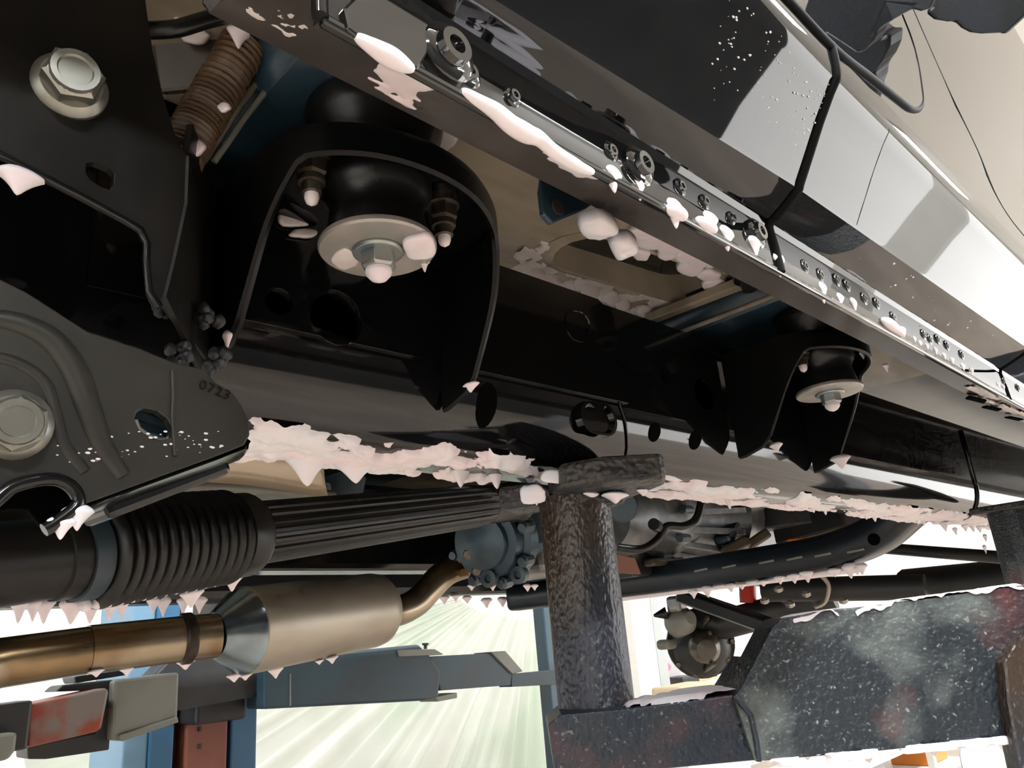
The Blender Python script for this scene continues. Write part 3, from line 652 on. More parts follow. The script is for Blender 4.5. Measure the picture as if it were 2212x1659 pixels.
part(G().plate([PT(u, v, 1.7) for u, v in ((1330, 1195), (1372, 1205), (1385, 1240), (1332, 1238))], (.7, .6, 0), .01), 'heat_plate', 'rust_plate', gear, bevel=.002)
part(G().bar(PT(1320, 1215, 1.8), PT(1500, 1200, 2.2), .10, .08), 'sump', 'lift_dark', gear, bevel=.01)
part(G().bar(PT(1560, 1170, 2.0), PT(1610, 1090, 2.2), .05, .03), 'case_arm', 'cast_blue', gear, bevel=.01)
# ---- transverse crossmember under the gearbox, rising to the rail
XC = 1.62
cp = spline([(XC, .455, .212), (XC, .52, .180), (XC, .585, .142), (XC, .66, .122), (XC, .76, .114), (XC, 1.0, .112), (XC, 1.35, .112), (XC, 1.62, .112)], 5)
g = G(); rows = []
for i, p in enumerate(cp):
    t = (cp[min(i+1, len(cp)-1)]-cp[max(i-1, 0)]).normalized(); nrm = V((1, 0, 0)).cross(t).normalized()
    if nrm.z < 0: nrm = -nrm
    hw, hh = .045, .036; pts = []
    for k in range(17):
        an = 2*math.pi*k/16; cx_, cz_ = math.cos(an), math.sin(an)
        cx_ = math.copysign(abs(cx_)**.45, cx_); cz_ = math.copysign(abs(cz_)**.45, cz_)
        pts.append(p+V((1, 0, 0))*(hw*cx_)+nrm*(hh*cz_))
    rows.append(pts)
xm = part(g.grid(rows), 'gearbox_crossmember', 'navy_black', smooth=45); xm['label'] = 'curved black tube crossmember under the gearbox'
part(G().lathe(PX(1888, 1165, XC-.044), PX(1888, 1165, XC-.044)+V((-1, 0, 0)), [(0, .012), (.002, .012)], 16), 'hole', 'void', xm)
for u in (1500, 1560, 1640, 1700, 1760, 1830):
    p = PX(u, 1288-(u-1340)*.123-34, XC-.0465); part(G().bar(p, p+V((0, -.035, .002)), .002, .004), 'water_streak', 'lift_grey', xm)
# clutter above it: shift rods, orange connector, brackets
part(G().box(PT(1722, 1172, 2.0), (.035, .05, .02), Matrix.Rotation(.6, 3, 'Z')), 'connector', 'orange', bevel=.004)
part(G().bar(PT(1745, 1168, 2.0), PT(1935, 1118, 1.75), .03, .022), 'skid_bar', 'steel_tan', bevel=.004)
for a, b_, w_ in (((1560, 1195, 2.0), (1615, 1168, 2.0), .05), ((1615, 1180, 2.05), (1660, 1150, 2.05), .045), ((1400, 1215, 1.8), (1470, 1212, 1.9), .03), ((1600, 1130, 2.3), (1760, 1110, 2.2), .10), ((1700, 1150, 2.3), (1850, 1110, 2.1), .12)):
    part(G().bar(PT(*a), PT(*b_), w_, w_*.6), 'bracket', 'floor_dark' if w_ < .06 else 'lift_dark', bevel=.006)
# ---- far side of the truck: far rail, far sill, tan heat shield
part(G().box((1.0, 1.32, .235), (4.6, .09, .17)), 'far_frame_rail', 'black_gloss', bevel=.012)
fs = part(G().box((.95, 1.70, .265), (4.7, .10, .27)), 'far_sill', 'rubber', bevel=.02)
hs = spline([PT(330, 1010, 1.05), PT(520, 1022, 1.15), PT(700, 1052, 1.25)], 5)
part(G().grid([[p+V((0, .0, .06)) for p in hs], [p+V((-.02, -.03, .03)) for p in hs], [p+V((-.01, -.02, 0)) for p in hs], [p+V((.02, .02, -.012)) for p in hs]]), 'heat_shield', 'tan_shield', smooth=60, solid=.002)
part(G().tube(spline([PT(300, 1052, 1.1), PT(500, 1052, 1.18), PT(720, 1072, 1.3)], 5), .010, 14), 'fuel_line', 'lift_grey', smooth=60)
part(G().plate([PT(u, v, 1.35) for u, v in ((665, 1075), (672, 1040), (760, 1010), (790, 1030), (780, 1070))], (.7, .6, 0), .01), 'tank_strap', 'lift_teal', bevel=.002)
part(G().box(PT(420, 1072, 1.25), (.4, .2, .05)), 'fuel_tank', 'pale_green', bevel=.015, seg=3)
# ---- front axle: differential, knuckle, link bar, red damper
dc = PT(1512, 1388, 2.5)
ax_ = part(G().lathe(dc+V((.06, .05, 0)), dc-V((.6, .5, .12)), [(0, .05), (.02, .085), (.06, .10), (.10, .095), (.13, .07), (.15, .03)], 28), 'front_axle', 'lift_dark', smooth=35)
fd = (V((-.66, -.55, -.12))).normalized(); q = fd.to_track_quat('Z', 'Y')
part(G().lathe(dc, dc+fd, [(0, .108), (.012, .110), (.020, .108), (.022, .09)], 30), 'cover_flange', 'black_satin', ax_, smooth=30)
for k in range(10):
    r_ = q @ V((math.cos(k*.628), math.sin(k*.628), 0)); part(G().hexa(dc+fd*.020+r_*.099, dc+fd*.032+r_*.099, .009), 'cover_bolt', 'nut_brown', ax_)
part(G().lathe(dc+fd*.09, dc+fd, [(0, .05), (.03, .045), (.05, .03), (.055, .012)], 20), 'pinion_nose', 'floor_dark', ax_, smooth=35)
for k in range(4):
    part(G().bar(dc+V((-.03, -.02, -.085+.04*k)), dc+V((-.09, -.10, -.06+.045*k)), .012, .012), 'rib', 'floor_dark', ax_, bevel=.003)
part(G().tube([PT(1500, 1330, 2.5), PT(1560, 1350, 2.45), PT(1800, 1285, 2.3)], .045, 16), 'axle_tube', 'lift_dark', ax_, smooth=50)
part(G().lathe(PT(1452, 1350, 2.45), PT(1478, 1340, 2.4), [(0, .03), (.02, .045), (.07, .042), (.10, .02)], 18), 'knuckle', 'lift_grey', ax_, smooth=40)
part(G().box(PT(1440, 1392, 2.42), (.05, .05, .03)), 'knuckle_foot', 'lift_grey', ax_, bevel=.01)
part(G().box(PT(1462, 1305, 2.42), (.05, .05, .05)), 'knuckle_cap', 'cast_alu', ax_, bevel=.01)
part(G().lathe(PT(1412, 1330, 2.42), PT(1442, 1324, 2.42), [(0, .004), (.04, .02)], 14), 'boot', 'rubber', ax_, smooth=40)
part(G().bar(PT(1470, 1285, 2.3), PT(1690, 1362, 2.0), .045, .04), 'link_bar', 'black_satin', bevel=.008)
part(G().bar(PT(1470, 1297, 2.3), PT(1690, 1376, 2.0), .047, .006), 'link_bar_lip', 'lift_grey', bevel=.002)
part(G().lathe(PT(1613, 1225, 2.45), PT(1616, 1300, 2.42), [(0, .026), (.11, .026)], 20), 'damper', 'red_gloss', smooth=40)
part(G().lathe(PT(1598, 1344, 2.5), PT(1625, 1352, 2.5), [(0, .02), (.02, .024), (.04, .012)], 16), 'damper_bush', 'red_gloss', smooth=40)
for a, b_, r_ in (((1650, 1275, 2.3), (2000, 1268, 2.05), .035), ((1690, 1240, 2.3), (1780, 1300, 2.2), .02), ((1880, 1182, 2.2), (2240, 1210, 1.8), .016), ((1960, 1262, 2.3), (2260, 1240, 1.9), .045), ((1640, 1255, 2.3), (1700, 1300, 2.3), .012)):
    part(G().tube([PT(*a), PT(*b_)], r_, 12), 'axle_link', 'lift_dark', smooth=50)
part(G().tube(spline([PT(*p) for p in ((1770, 1240, 2.1), (1790, 1265, 2.1), (1782, 1300, 2.1), (1760, 1312, 2.1))], 5), .006, 8), 'hose', 'steel_tan', smooth=60)
for u, v in ((1650, 1290), (1705, 1298), (1740, 1275), (1680, 1265), (1820, 1290)):
    part(G().lathe(PT(u, v, 2.05), PT(u+2, v+8, 2.05), [(0, .006), (.006, .012), (.014, .012), (.018, .005)], 12), 'axle_nut', 'zinc', smooth=40)
# ================================================================== THE LIFT
# near arm: vertical plane through the support post
A0 = V((.555, .445, 0)); AD = V((.70, -.714, 0)).normalized(); AN = V((-AD.y*-1, 0, 0)); AN = V((AD.y, -AD.x, 0))
def PA(u, v, off=0): return PP(u, v, A0+AN*off, AN)
larm = empty('lift_arm', (.8, .2, -.16))
tag(larm, 'worn navy and rust-spotted steel lift arm in front at lower right, foam along its edges', 'lift arm')
tip = [(1183, 1720), (1183, 1566), (1212, 1543), (1365, 1530), (1590, 1500), (1640, 1420), (1660, 1640), (1400, 1664), (1200, 1676)]
G().plate([PA(u, v, .040) for u, v in tip if (u, v) != (1183, 1720)], -AN, .085).make('arm_tip', 'lift_navy', larm, bevel=.004, seg=3)
web_ = [(1585, 1506), (1602, 1484), (1668, 1356), (1690, 1336), (1760, 1322), (2000, 1294), (2330, 1246), (2330, 1578), (2212, 1590), (1900, 1622), (1632, 1645)]
far_ = [PA(2330, 1246, .046)+AD*1.1, PA(2330, 1578, .046)+AD*1.1]
G().plate([PA(u, v, .046) for u, v in web_[:7]]+far_+[PA(u, v, .046) for u, v in web_[7:]], -AN, .05).make('arm_beam', 'lift_worn', larm, bevel=.007, seg=3)
nt = [(2168, 1432), (2190, 1395), (2240, 1350), (2330, 1330), (2330, 1700), (2212, 1700), (2190, 1600), (2176, 1520)]
G().plate([PA(u, v, .058) for u, v in nt], -AN, .02).make('side_plate', 'lift_rust', larm, bevel=.003)
G().tube([PA(u, v, .047) for u, v in ((1586, 1502), (1622, 1545), (1634, 1600), (1640, 1645))], .0022, 8).make('weld_seam', 'lift_navy', larm, smooth=60)
post = empty('support_post', (.556, .47, -.066))
tag(post, 'rusty brown round support post standing on the near lift arm under the rail', 'support post')
pz0, pz1 = -.070, .122
G().lathe((.556, .47, pz0), (.556, .47, 1), [(0, .0345), (.004, .0335), (pz1-pz0, .0335)], 40).make('tube', 'lift_rust', post, smooth=30)
G().lathe((.556, .47, pz0), (.556, .47, 1), [(0, .044), (.004, .042), (.007, .036)], 24).make('weld_collar', 'pad_rough', post, smooth=40)
G().plate([PZ(u, v, .120) for u, v in ((1250, 1094), (1185, 1082), (1215, 1054), (1300, 1040), (1440, 1032), (1438, 1048), (1330, 1090))], (0, 0, 1), .022).make('saddle_plate', 'pad_rough', post, bevel=.004)
G().box(PZ(1135, 1078, .128), (.05, .04, .022), Matrix.Rotation(.5, 3, 'Z')).make('saddle_ear', 'pad_rough', post, bevel=.005)
G().bar((.535, .458, .118), (.585, .44, .118), .03, .016).make('saddle_lip', 'pad_rough', post, bevel=.005)
p2 = empty('support_post', PT(2200, 1290, 1.35))
tag(p2, 'dark speckled support post at the right edge, behind the near lift arm', 'support post')
c = PT(2206, 1200, 1.35)
G().lathe(V((c.x, c.y, -.02)), V((c.x, c.y, 1)), [(0, .036), (.17, .036)], 12).make('tube', 'lift_worn', p2, smooth=20, bevel=.002)
G().box((c.x, c.y, .148), (.10, .10, .012)).make('pad', 'pad_rough', p2, bevel=.003)
fa2 = G().bar((c.x-.05, c.y+.03, -.055), (c.x+1.0, c.y-.75, -.055), .08, .07).make('lift_arm', 'lift_navy', bevel=.006); tag(fa2, 'dark lift arm under the support post at the right edge', 'lift arm')
# far column
CYy = 2.5
col = empty('lift_column', (PY(420, 1500, CYy).x, CYy, FZ))
tag(col, 'blue lift column with a reddish carriage panel at the lower left', 'lift column')
def colx(u): return PY(u, 1580, CYy).x
def cbox(u0, u1, y0, y1, z0, z1, name, m, par, **kw):
    x0, x1 = colx(u0), colx(u1); return G().box(((x0+x1)/2, (y0+y1)/2, (z0+z1)/2), (x1-x0, y1-y0, z1-z0)).make(name, m, par, **kw)
cbox(268, 322, CYy, CYy+.28, FZ, 1.9, 'outer_flange', 'lift_blue_pale', col, bevel=.006)
cbox(322, 374, CYy-.01, CYy+.28, FZ, 1.9, 'channel', 'lift_blue', col, bevel=.006)
cbox(374, 398, CYy+.06, CYy+.28, FZ, 1.9, 'inner_gap', 'lift_dark', col)
cbox(398, 486, CYy-.02, CYy+.2, FZ+.1, -.12, 'carriage_panel', 'red_panel', col, bevel=.006)
cbox(486, 498, CYy+.05, CYy+.28, FZ, 1.9, 'inner_gap', 'lift_dark', col)
cbox(496, 552, CYy-.01, CYy+.28, FZ, 1.9, 'channel', 'lift_blue', col, bevel=.006)
for v in (1575, 1612): G().box(PY(432, v, CYy-.022), (.008, .006, .014)).make('scuff', 'lift_dark', col)
cbox(386, 494, CYy-.12, CYy+.1, -.16, .03, 'carriage_block', 'lift_dark', col, bevel=.01)
# far arm pointing right: outer tube, inner tube, tip
fa = empty('lift_arm', PY(760, 1480, 2.25))
tag(fa, 'dark teal telescopic lift arm reaching right below the muffler', 'lift arm')
def pbar(pts, y, th, name, m, par, **kw): return G().plate([PY(u, v, y) for u, v in pts], (0, 1, 0), th).make(name, m, par, **kw)
pbar([(572, 1440), (700, 1412), (905, 1392), (932, 1420), (952, 1450), (948, 1505), (910, 1514), (572, 1532)], 2.25, .12, 'outer_tube', 'lift_teal', fa, bevel=.008)
pbar([(925, 1418), (1075, 1410), (1108, 1448), (1104, 1480), (950, 1492)], 2.27, .09, 'inner_tube', 'lift_teal', fa, bevel=.006)
pbar([(1060, 1408), (1092, 1406), (1130, 1450), (1108, 1456)], 2.26, .10, 'inner_tube_lip', 'lift_grey', fa, bevel=.003)
pbar([(1104, 1456), (1215, 1446), (1215, 1478), (1104, 1484)], 2.28, .07, 'arm_tip', 'lift_teal', fa, bevel=.005)
pbar([(862, 1404), (940, 1402), (960, 1414), (864, 1418)], 2.24, .14, 'top_plate', 'lift_grey', fa, bevel=.003)
pbar([(940, 1506), (988, 1496), (988, 1508), (945, 1516)], 2.26, .10, 'lower_plate', 'lift_grey', fa, bevel=.003)
G().lathe(PY(919, 1402, 2.26), PY(919, 1392, 2.26), [(0, .006), (.012, .006), (.013, .012), (.02, .012)], 12).make('pin', 'lift_dark', fa, smooth=30)
pbar([(626, 1455), (629, 1455), (629, 1525), (626, 1525)], 2.248, .004, 'weld_line', 'lift_grey', fa)
fl = empty('lift_arm', PY(200, 1530, 2.1))
tag(fl, 'grey lift arm with a red worn section at the lower left edge', 'lift arm')
pbar([(246, 1470), (388, 1452), (384, 1558), (262, 1600), (240, 1600)], 2.1, .12, 'sleeve', 'lift_grey', fl, bevel=.008)
pbar([(110, 1512), (228, 1486), (236, 1492), (220, 1574), (206, 1582), (60, 1616), (62, 1522)], 2.06, .12, 'inner_tube', 'lift_red', fl, bevel=.006, seg=3)
pbar([(-60, 1530), (72, 1512), (60, 1618), (-60, 1640)], 2.05, .12, 'inner_tube_dark', 'lift_dark', fl, bevel=.006)
pbar([(-60, 1592), (38, 1582), (34, 1620), (20, 1640), (-60, 1660)], 2.0, .10, 'end_pad', 'lift_grey', fl, bevel=.006)
pbar([(120, 1494), (136, 1480), (246, 1468), (236, 1620), (100, 1640), (60, 1640), (60, 1612), (206, 1582), (226, 1490)], 2.13, .1, 'inner_shadow_plate', 'lift_dark', fl, bevel=.004)
pbar([(258, 1588), (384, 1548), (386, 1560), (262, 1602)], 2.09, .14, 'lower_lip', 'lift_grey', fl, bevel=.002)
pbar([(160, 1462), (270, 1444), (275, 1458), (165, 1476)], 2.2, .1, 'top_bracket', 'lift_dark', fl, bevel=.004)
pbar([(330, 1462), (390, 1400), (560, 1395), (575, 1500), (390, 1536)], 2.3, .1, 'shoulder', 'lift_dark', fl, bevel=.006)
# dark post behind the support post
dp = G().box(PY(1186, 1440, 3.0), (.10, .08, 1.2)).make('hose_stand', 'lift_teal', bevel=.01)
# ================================================================== BACKGROUND
dp['label'] = 'narrow dark teal upright behind the rusty support post'; dp['category'] = 'post'
# plastic drape: folds fan out from a gathered top
gp = PY(1085, 1290, 3.9); g = G(); rows = []
for i in range(46):
    r_ = []
    for k in range(150):
        s_ = k/149; t = i/45
        an = lerp(math.radians(192), math.radians(276), s_); L = .25+t*2.4
        x = gp.x+.25+(s_-.75)*.5+math.cos(an)*L*1.05; z = gp.z+.05+math.sin(an)*L*.85
        fold = .030*math.sin(s_*95+3*math.sin(s_*9))+.018*math.sin(s_*41+1)+.02*noise.noise(V((s_*14, t*2, 3)))
        r_.append(V((x, 3.9+fold*(.4+t)+.05*math.sin(s_*7), z)))
    rows.append(r_)
dr = g.grid(rows).make('plastic_drape', 'curtain', smooth=80)
tag(dr, 'sheer pale green plastic drape gathered into fanning folds behind the lift', 'drape')
g = G().box((PY(1375, 1400, 4.4).x, 4.4, .4), (.30, .2, 3.8)); struct('trim_1', g, 'white_metal')
g = G().box((PY(1412, 1400, 4.4).x, 4.42, .4), (.14, .2, 3.8)); struct('trim_2', g, 'trim_grey')
dev = empty('control_box', PY(1443, 1470, 4.78)); tag(dev, 'small grey box with a glowing red light on the far wall', 'control box')
G().box(PY(1443, 1446, 4.78), (.28, .12, .22)).make('case', 'grey_plastic', dev, bevel=.02)
G().lathe(PY(1441, 1441, 4.73), PY(1441, 1441, 4.6), [(0, .040), (.03, .035)], 16).make('light', 'led_red', dev)
pp = empty('gas_pipe', PY(1560, 1480, 4.8)); tag(pp, 'cream and brass pipe with a tap by the far wall', 'pipe')
G().tube(spline([PY(u, v, 4.8) for u, v in ((1558, 1385), (1562, 1430), (1572, 1480), (1560, 1488), (1520, 1490))], 4), .042, 12).make('pipe', 'brass', pp, smooth=50)
G().tube([PY(1512, 1436, 4.8), PY(1512, 1490, 4.8)], .036, 12).make('riser', 'brass', pp, smooth=50)
G().bar(PY(1506, 1466, 4.76), PY(1545, 1460, 4.76), .05, .05).make('tap_handle', 'brass', pp, bevel=.008)
q_ = PY(1480, 1505, 4.0); zb_ = q_.z-.1
wb = G().box((q_.x, q_.y, (zb_+FZ)/2), (.9, .5, zb_-FZ)).make('cabinet', 'white_metal', bevel=.01); tag(wb, 'white cabinet standing low under the tan carton', 'cabinet')
bx = G().box(PY(1480, 1505, 4.0), (.55, .3, .2)).make('carton', 'card', bevel=.03, seg=3); tag(bx, 'tan carton sitting low behind the support post', 'carton')
tb = G().box(PY(1476, 1474, 4.6), (.30, .2, .12)).make('toolbox', 'lift_dark', bevel=.02); tag(tb, 'dark toolbox under the small grey box with red light', 'toolbox')
orb = G().lathe(PY(1610, 1442, 4.86), PY(1610, 1442, 4.0), [(0, .05), (.02, .05), (.06, .04), (.07, .02)], 16).make('warning_cap', 'orange', smooth=40); tag(orb, 'small orange cap beside the edge of the near lift arm', 'cap')
# shelf at the bottom right
SY = 1.6
shf = empty('shelf', (PY(1880, 1650, SY).x, SY, FZ)); tag(shf, 'white slotted-angle shelf below the near lift arm', 'shelf')
a_, b_ = PY(1708, 1640, SY), PY(2070, 1624, SY); zt_ = (a_.z+b_.z)/2
for x_ in (a_.x, lerp(a_.x, b_.x, .78)):
    for y_ in (SY, SY+.3): G().box((x_, y_, (zt_+FZ)/2), (.035, .035, zt_-FZ)).make('upright', 'white_metal', shf, bevel=.003)
for dz_ in (0, -.16): G().box(((a_.x+b_.x)/2, SY+.15, zt_+dz_), (b_.x-a_.x, .34, .03)).make('board', 'white_metal', shf, bevel=.004)
for f_, m_, nm_ in ((.12, 'card', 'tan carton at the left on the lower board of the white shelf'), (.45, 'grey_plastic', 'grey box in the middle of the white shelf'), (.9, 'orange', 'orange box at the right end of the white shelf')):
    o = G().box((lerp(a_.x, b_.x, f_), SY+.14, zt_-.145+.055), (.26, .2, .11)).make('carton', m_, bevel=.006); tag(o, nm_, 'carton')
# white cloth thrown over a stand
g = G(); rows = []
for i in range(14):
    r_ = []
    for k in range(22):
        s_, t = k/21, i/13
        p = PY(lerp(2085, 2150+70*t, s_), lerp(1592, 1760, t)-20*s_, 1.15); p.y += .014*math.sin(s_*14+t*3)+.01*math.sin(t*9); r_.append(p)
    rows.append(r_)
cl_ = g.grid(rows).make('cloth', 'cloth_white', smooth=80, solid=.006); tag(cl_, 'white cloth hanging in folds at the bottom right corner', 'cloth')
# ================================================================== FOAM
def drip_mesh(w, l, along, seed, sharp=2.0):
    rn = random.Random(seed); vs = []; fs = []; n = 14; K = 15
    al = V(along).normalized(); cr = al.cross(UP).normalized(); sk = rn.uniform(-.15, .15)
    for k in range(K):
        t = -.38+1.38*k/(K-1); tt = max(0, t); zz = -l*t
        r = w*.5*(.68*(1-tt)**(sharp-.25)+.34*math.sqrt(max(0, 1-tt**3)))
        if t < 0: r *= 1-.45*(t/.38)**2
        if k == K-1: r = w*.02
        e = 1+.35*(1-tt)**2
        for j in range(n):
            an = 2*math.pi*j/n; wob = 1+.08*math.sin(3*an+seed)+.06*math.sin(2*an+seed*2.1+t*4)
            vs.append(al*(r*e*wob*math.cos(an)+sk*l*t*(1-t))+cr*(r*.72*wob*math.sin(an))+V((0, 0, zz)))
    for i in range(K-1):
        for j in range(n): fs.append((i*n+j, i*n+(j+1) % n, (i+1)*n+(j+1) % n, (i+1)*n+j))
    fs.append(tuple(range(n-1, -1, -1))); fs.append(tuple((K-1)*n+j for j in range(n)))
    return vs, fs
DN = [0]
def drip(tip, wpx, lpx, label, group, along=(1, 0, 0), m='foam', sharp=2.0):
    tip = V(tip); dpt = proj(tip)[2]; w_, l_ = wpx*dpt/F, lpx*dpt/F; DN[0] += 1
    vs, fs = drip_mesh(w_, l_, along, DN[0]*1.37, sharp)
    o = obj('foam_drip', [v+tip+V((0, 0, l_)) for v in vs], fs, m, smooth=180)
    tag(o, label, 'foam drip', group); return o
def drips(pts, fn, label, group, **kw):
    for p in pts: drip(fn(p[0], p[1]), p[2], p[3], label, group, **kw)
def foam_sheet(name, label, fn, nrm, nu, nv, sc_, th, thick, seed, m='foam_film', bias=None, lump=0, kind='stuff'):
    """foam film on a surface fn(s,t): kept where the noise is high, thickness grows from its rim"""
    nrm = V(nrm).normalized(); D = []; P = []
    for i in range(nu+1):
        for k in range(nv+1):
            s_, t = i/nu, k/nv; p = fn(s_, t)
            d = noise.fractal(V((p.x*sc_[0], p.y*sc_[1], p.z*sc_[1]+seed)), .8, 2.2, 4)+(bias(s_, t) if bias else 0)
            e = min(s_, 1-s_, t, 1-t); d -= max(0, .08-e)*6
            hgt = max(0, d-th); hh = thick*(1-math.exp(-hgt*7))
            if lump: hh += lump*max(0, noise.noise(p*90+V((seed, 0, 0))))*min(1, hgt*4)
            if d < th: hh = -(th-d)*thick*6
            D.append(d); P.append(p+nrm*(hh-.0002))
    fs = []
    for i in range(nu):
        for k in range(nv):
            q = (i*(nv+1)+k, i*(nv+1)+k+1, (i+1)*(nv+1)+k+1, (i+1)*(nv+1)+k)
            if max(D[j] for j in q) > th: fs.append(q)
    if not fs: return None
    used = sorted({j for f in fs for j in f}); mp = {j: i for i, j in enumerate(used)}
    o = obj(name, [P[j] for j in used], [tuple(mp[j] for j in f) for f in fs], m, smooth=180)
    tag(o, label, 'foam', kind='stuff'); return o
def patch(c00, c10, c11, c01):
    return lambda s_, t: lerp(lerp(V(c00), V(c10), s_), lerp(V(c01), V(c11), s_), t)
def blob(u, v, rx, ry, fn, nrm, h, label, m='foam', seed=1, group=None, name='foam_blob'):
    """domed clump of foam with an uneven outline, flat side on the surface"""
    c = fn(u, v); a = fn(u+rx, v)-c; b_ = fn(u, v-ry)-c; vs = []; fs = []; n = 20; K = 7; nrm = V(nrm).normalized()
    for k in range(K):
        f = 1-(k/(K-1)); f = math.sin(f*math.pi/2) if k < K-1 else .02
        hh = h*math.sqrt(max(0, 1-(1-k/(K-1))**2.4)) if k else -.0006
        for j in range(n):
            an = 2*math.pi*j/n; wob = 1+.16*noise.noise(V((math.cos(an)*1.6+seed*3.3, math.sin(an)*1.6, seed)))+.05*math.sin(4*an+seed)
            q = c+(a*math.cos(an)+b_*math.sin(an))*(f*wob); vs.append(q+nrm*(hh*(1+.25*noise.noise(q*120))))
    for i in range(K-1):
        for j in range(n): fs.append((i*n+j, i*n+(j+1) % n, (i+1)*n+(j+1) % n, (i+1)*n+j))
    fs.append(tuple(range(n-1, -1, -1))); fs.append(tuple((K-1)*n+j for j in range(n)))
    o = obj(name, vs, fs, m, smooth=180); tag(o, label, 'foam', group); return o
# -- along the pinch weld
PW = lambda u, v: PY(u, v, .1722)
gl_ = 'small pinkish foam drip hanging from the rocker pinch weld'; gg = 'foam drips along the pinch weld'
drips([(1328, 417, 44, 46), (1383, 434, 44, 50), (1461, 494, 46, 50), (1537, 510, 42, 40), (1573, 543, 42, 42), (1633, 567, 42, 44), (1686, 599, 38, 40),
       (1781, 656, 28, 36), (1817, 670, 26, 28), (1847, 683, 28, 30)], PW, 'plump white foam drip on the pinch weld near the panel seam', 'larger foam drips by the panel seam')
drips([(1952, 737, 26, 24), (1977, 749, 16, 18), (1989, 758, 16, 18), (2004, 764, 18, 18), (2023, 776, 18, 20), (2041, 785, 18, 18), (2058, 795, 18, 18), (2082, 810, 20, 20), (2101, 818, 18, 18),
       (2158, 846, 14, 16), (2169, 851, 14, 16), (2181, 859, 14, 16)], PW, 'small pink foam drip on the far pinch weld', gg)
drip(PW(858, 152), 44, 38, 'pink foam drip at the wheel end of the pinch weld', gg)
drip(PW(1113, 291), 30, 26, 'pink foam drip on the pinch weld above the tab bracket', gg)
# foam ridges lying on the flange
def ridge(pts, r, label, m='foam'):
    ps = spline([PY(u, v, .1700) for u, v in pts], 6); n = len(ps)
    rr = [r*(.25+.75*math.sin(math.pi*(i+.3)/(n+.2))**.7)*(1+.35*noise.noise(ps[i]*70)) for i in range(n)]
    o = G().tube(ps, rr, 12).make('foam_ridge', m, smooth=80); tag(o, label, 'foam'); return o
ridge([(768, 78), (800, 98), (840, 122), (872, 140), (892, 150)], .0031, 'bright foam ridge at the wheel end of the sill flange')
ridge([(998, 196), (1030, 216), (1070, 240), (1105, 270), (1140, 290), (1165, 300), (1200, 330), (1250, 360), (1280, 372)], .0036, 'long bright foam ridge along the sill flange')
ridge([(1905, 690), (1918, 700), (1935, 712), (1950, 722)], .0045, 'short bright foam ridge on the far sill flange')
ridge([(1440, 448), (1462, 458), (1480, 470)], .0035, 'tiny foam ridge on the sill flange beside a clip')
ridge([(1505, 474), (1525, 486), (1545, 498)], .0035, 'tiny foam ridge on the sill flange left of the seam bolt')
# foam on the inner sill behind the flange
def ISL(u, v):
    return PP(u, v, (0, .235, .2545), V((0, -.38, -1)).normalized()) if False else PZ(u, v, .2545)
def isz(y):
    for (y0, z0), (y1, z1) in zip(isec, isec[1:]):
        if y <= y1: return lerp(z0, z1, (y-y0)/max(1e-6, y1-y0))
    return isec[-1][1]
def ISF(x0, x1, y0, y1): return lambda s_, t: V((lerp(x0, x1, s_), lerp(y0, y1, t), isz(lerp(y0, y1, t))))
foam_sheet('foam_film', 'bubbly foam smears on the inner sill above the near body mount', ISF(.165, .335, .184, .262), (0, -.4, -1), 170, 80, (16, 26), .05, .0035, 2.9, m='foam', bias=lambda s_, t: .10+.16*math.sin(s_*13+t*5)-.25*abs(t-.45))
foam_sheet('foam_film', 'faint foam flecks on the inner sill near the wheel arch', ISF(.112, .165, .184, .262), (0, -.4, -1), 60, 80, (40, 60), .30, .0015, 12.9, m='foam_film')
for i, (u, v, rx, ry, lb) in enumerate(((1288, 478, 42, 26, 'round bubbly foam clump hanging under the inner sill'), (1343, 520, 32, 24, 'second bubbly foam clump beside the floor slot'))):
    blob(u, v, rx, ry, ISL, (0, -.2, -1), .011, lb, m='foam_blue', seed=i+9)
FLZ = lambda u, v: PZ(u, v, ZF-.001)
k = 0
for u, v, rx, ry in ((1405, 515, 34, 20), (1445, 530, 28, 18), (1480, 548, 26, 14), (1505, 562, 24, 12), (1535, 560, 24, 14), (1440, 545, 22, 12), (1385, 545, 20, 12), (1490, 575, 30, 16), (1530, 590, 26, 12), (1545, 612, 30, 14), (1380, 500, 24, 14), (1570, 630, 18, 9)):
    blob(u, v, rx, ry, FLZ, (0, 0, -1), .006, 'soft lilac foam lump on the floor pan beyond the slot', seed=k, group='foam lumps beyond the floor slot', m='foam'); k += 1
for u, v, rx, ry in ((1230, 640, 18, 14), (1215, 655, 16, 12), (1275, 628, 20, 14), (1320, 640, 18, 12), (1345, 655, 18, 11), (1300, 660, 16, 10), (1255, 612, 16, 12), (1390, 668, 16, 10), (1180, 620, 18, 14), (1160, 590, 18, 12)):
    blob(u, v, rx, ry, FLZ, (0, 0, -1), .006, 'small lilac foam peak on the floor pan beside the rail', seed=k, group='foam peaks beside the rail', m='foam'); k += 1
_fp = patch(PZ(1060, 580, ZF), PZ(1180, 500, ZF), PZ(1640, 640, ZF), PZ(1440, 760, ZF))
def fb(s_, t):
    p = _fp(s_, t); q = (p-sl0).dot(sl1-sl0)/(sl1-sl0).length_squared; q = max(0, min(1, q)); d_ = (p-(sl0+(sl1-sl0)*q)).length
    if d_ < .044: return -1.2
    side = (p-sl0).cross(sl1-sl0).z
    return .34 if side < 0 else (.12 if t > .2 else -.25)
foam_sheet('foam_film', 'creamy foam film on the tan floor pan around the slot', patch(PZ(1060, 580, ZF), PZ(1180, 500, ZF), PZ(1640, 640, ZF), PZ(1440, 760, ZF)), (0, 0, -1), 230, 180, (26, 26), -.02, .0030, 3.3,
           bias=fb)
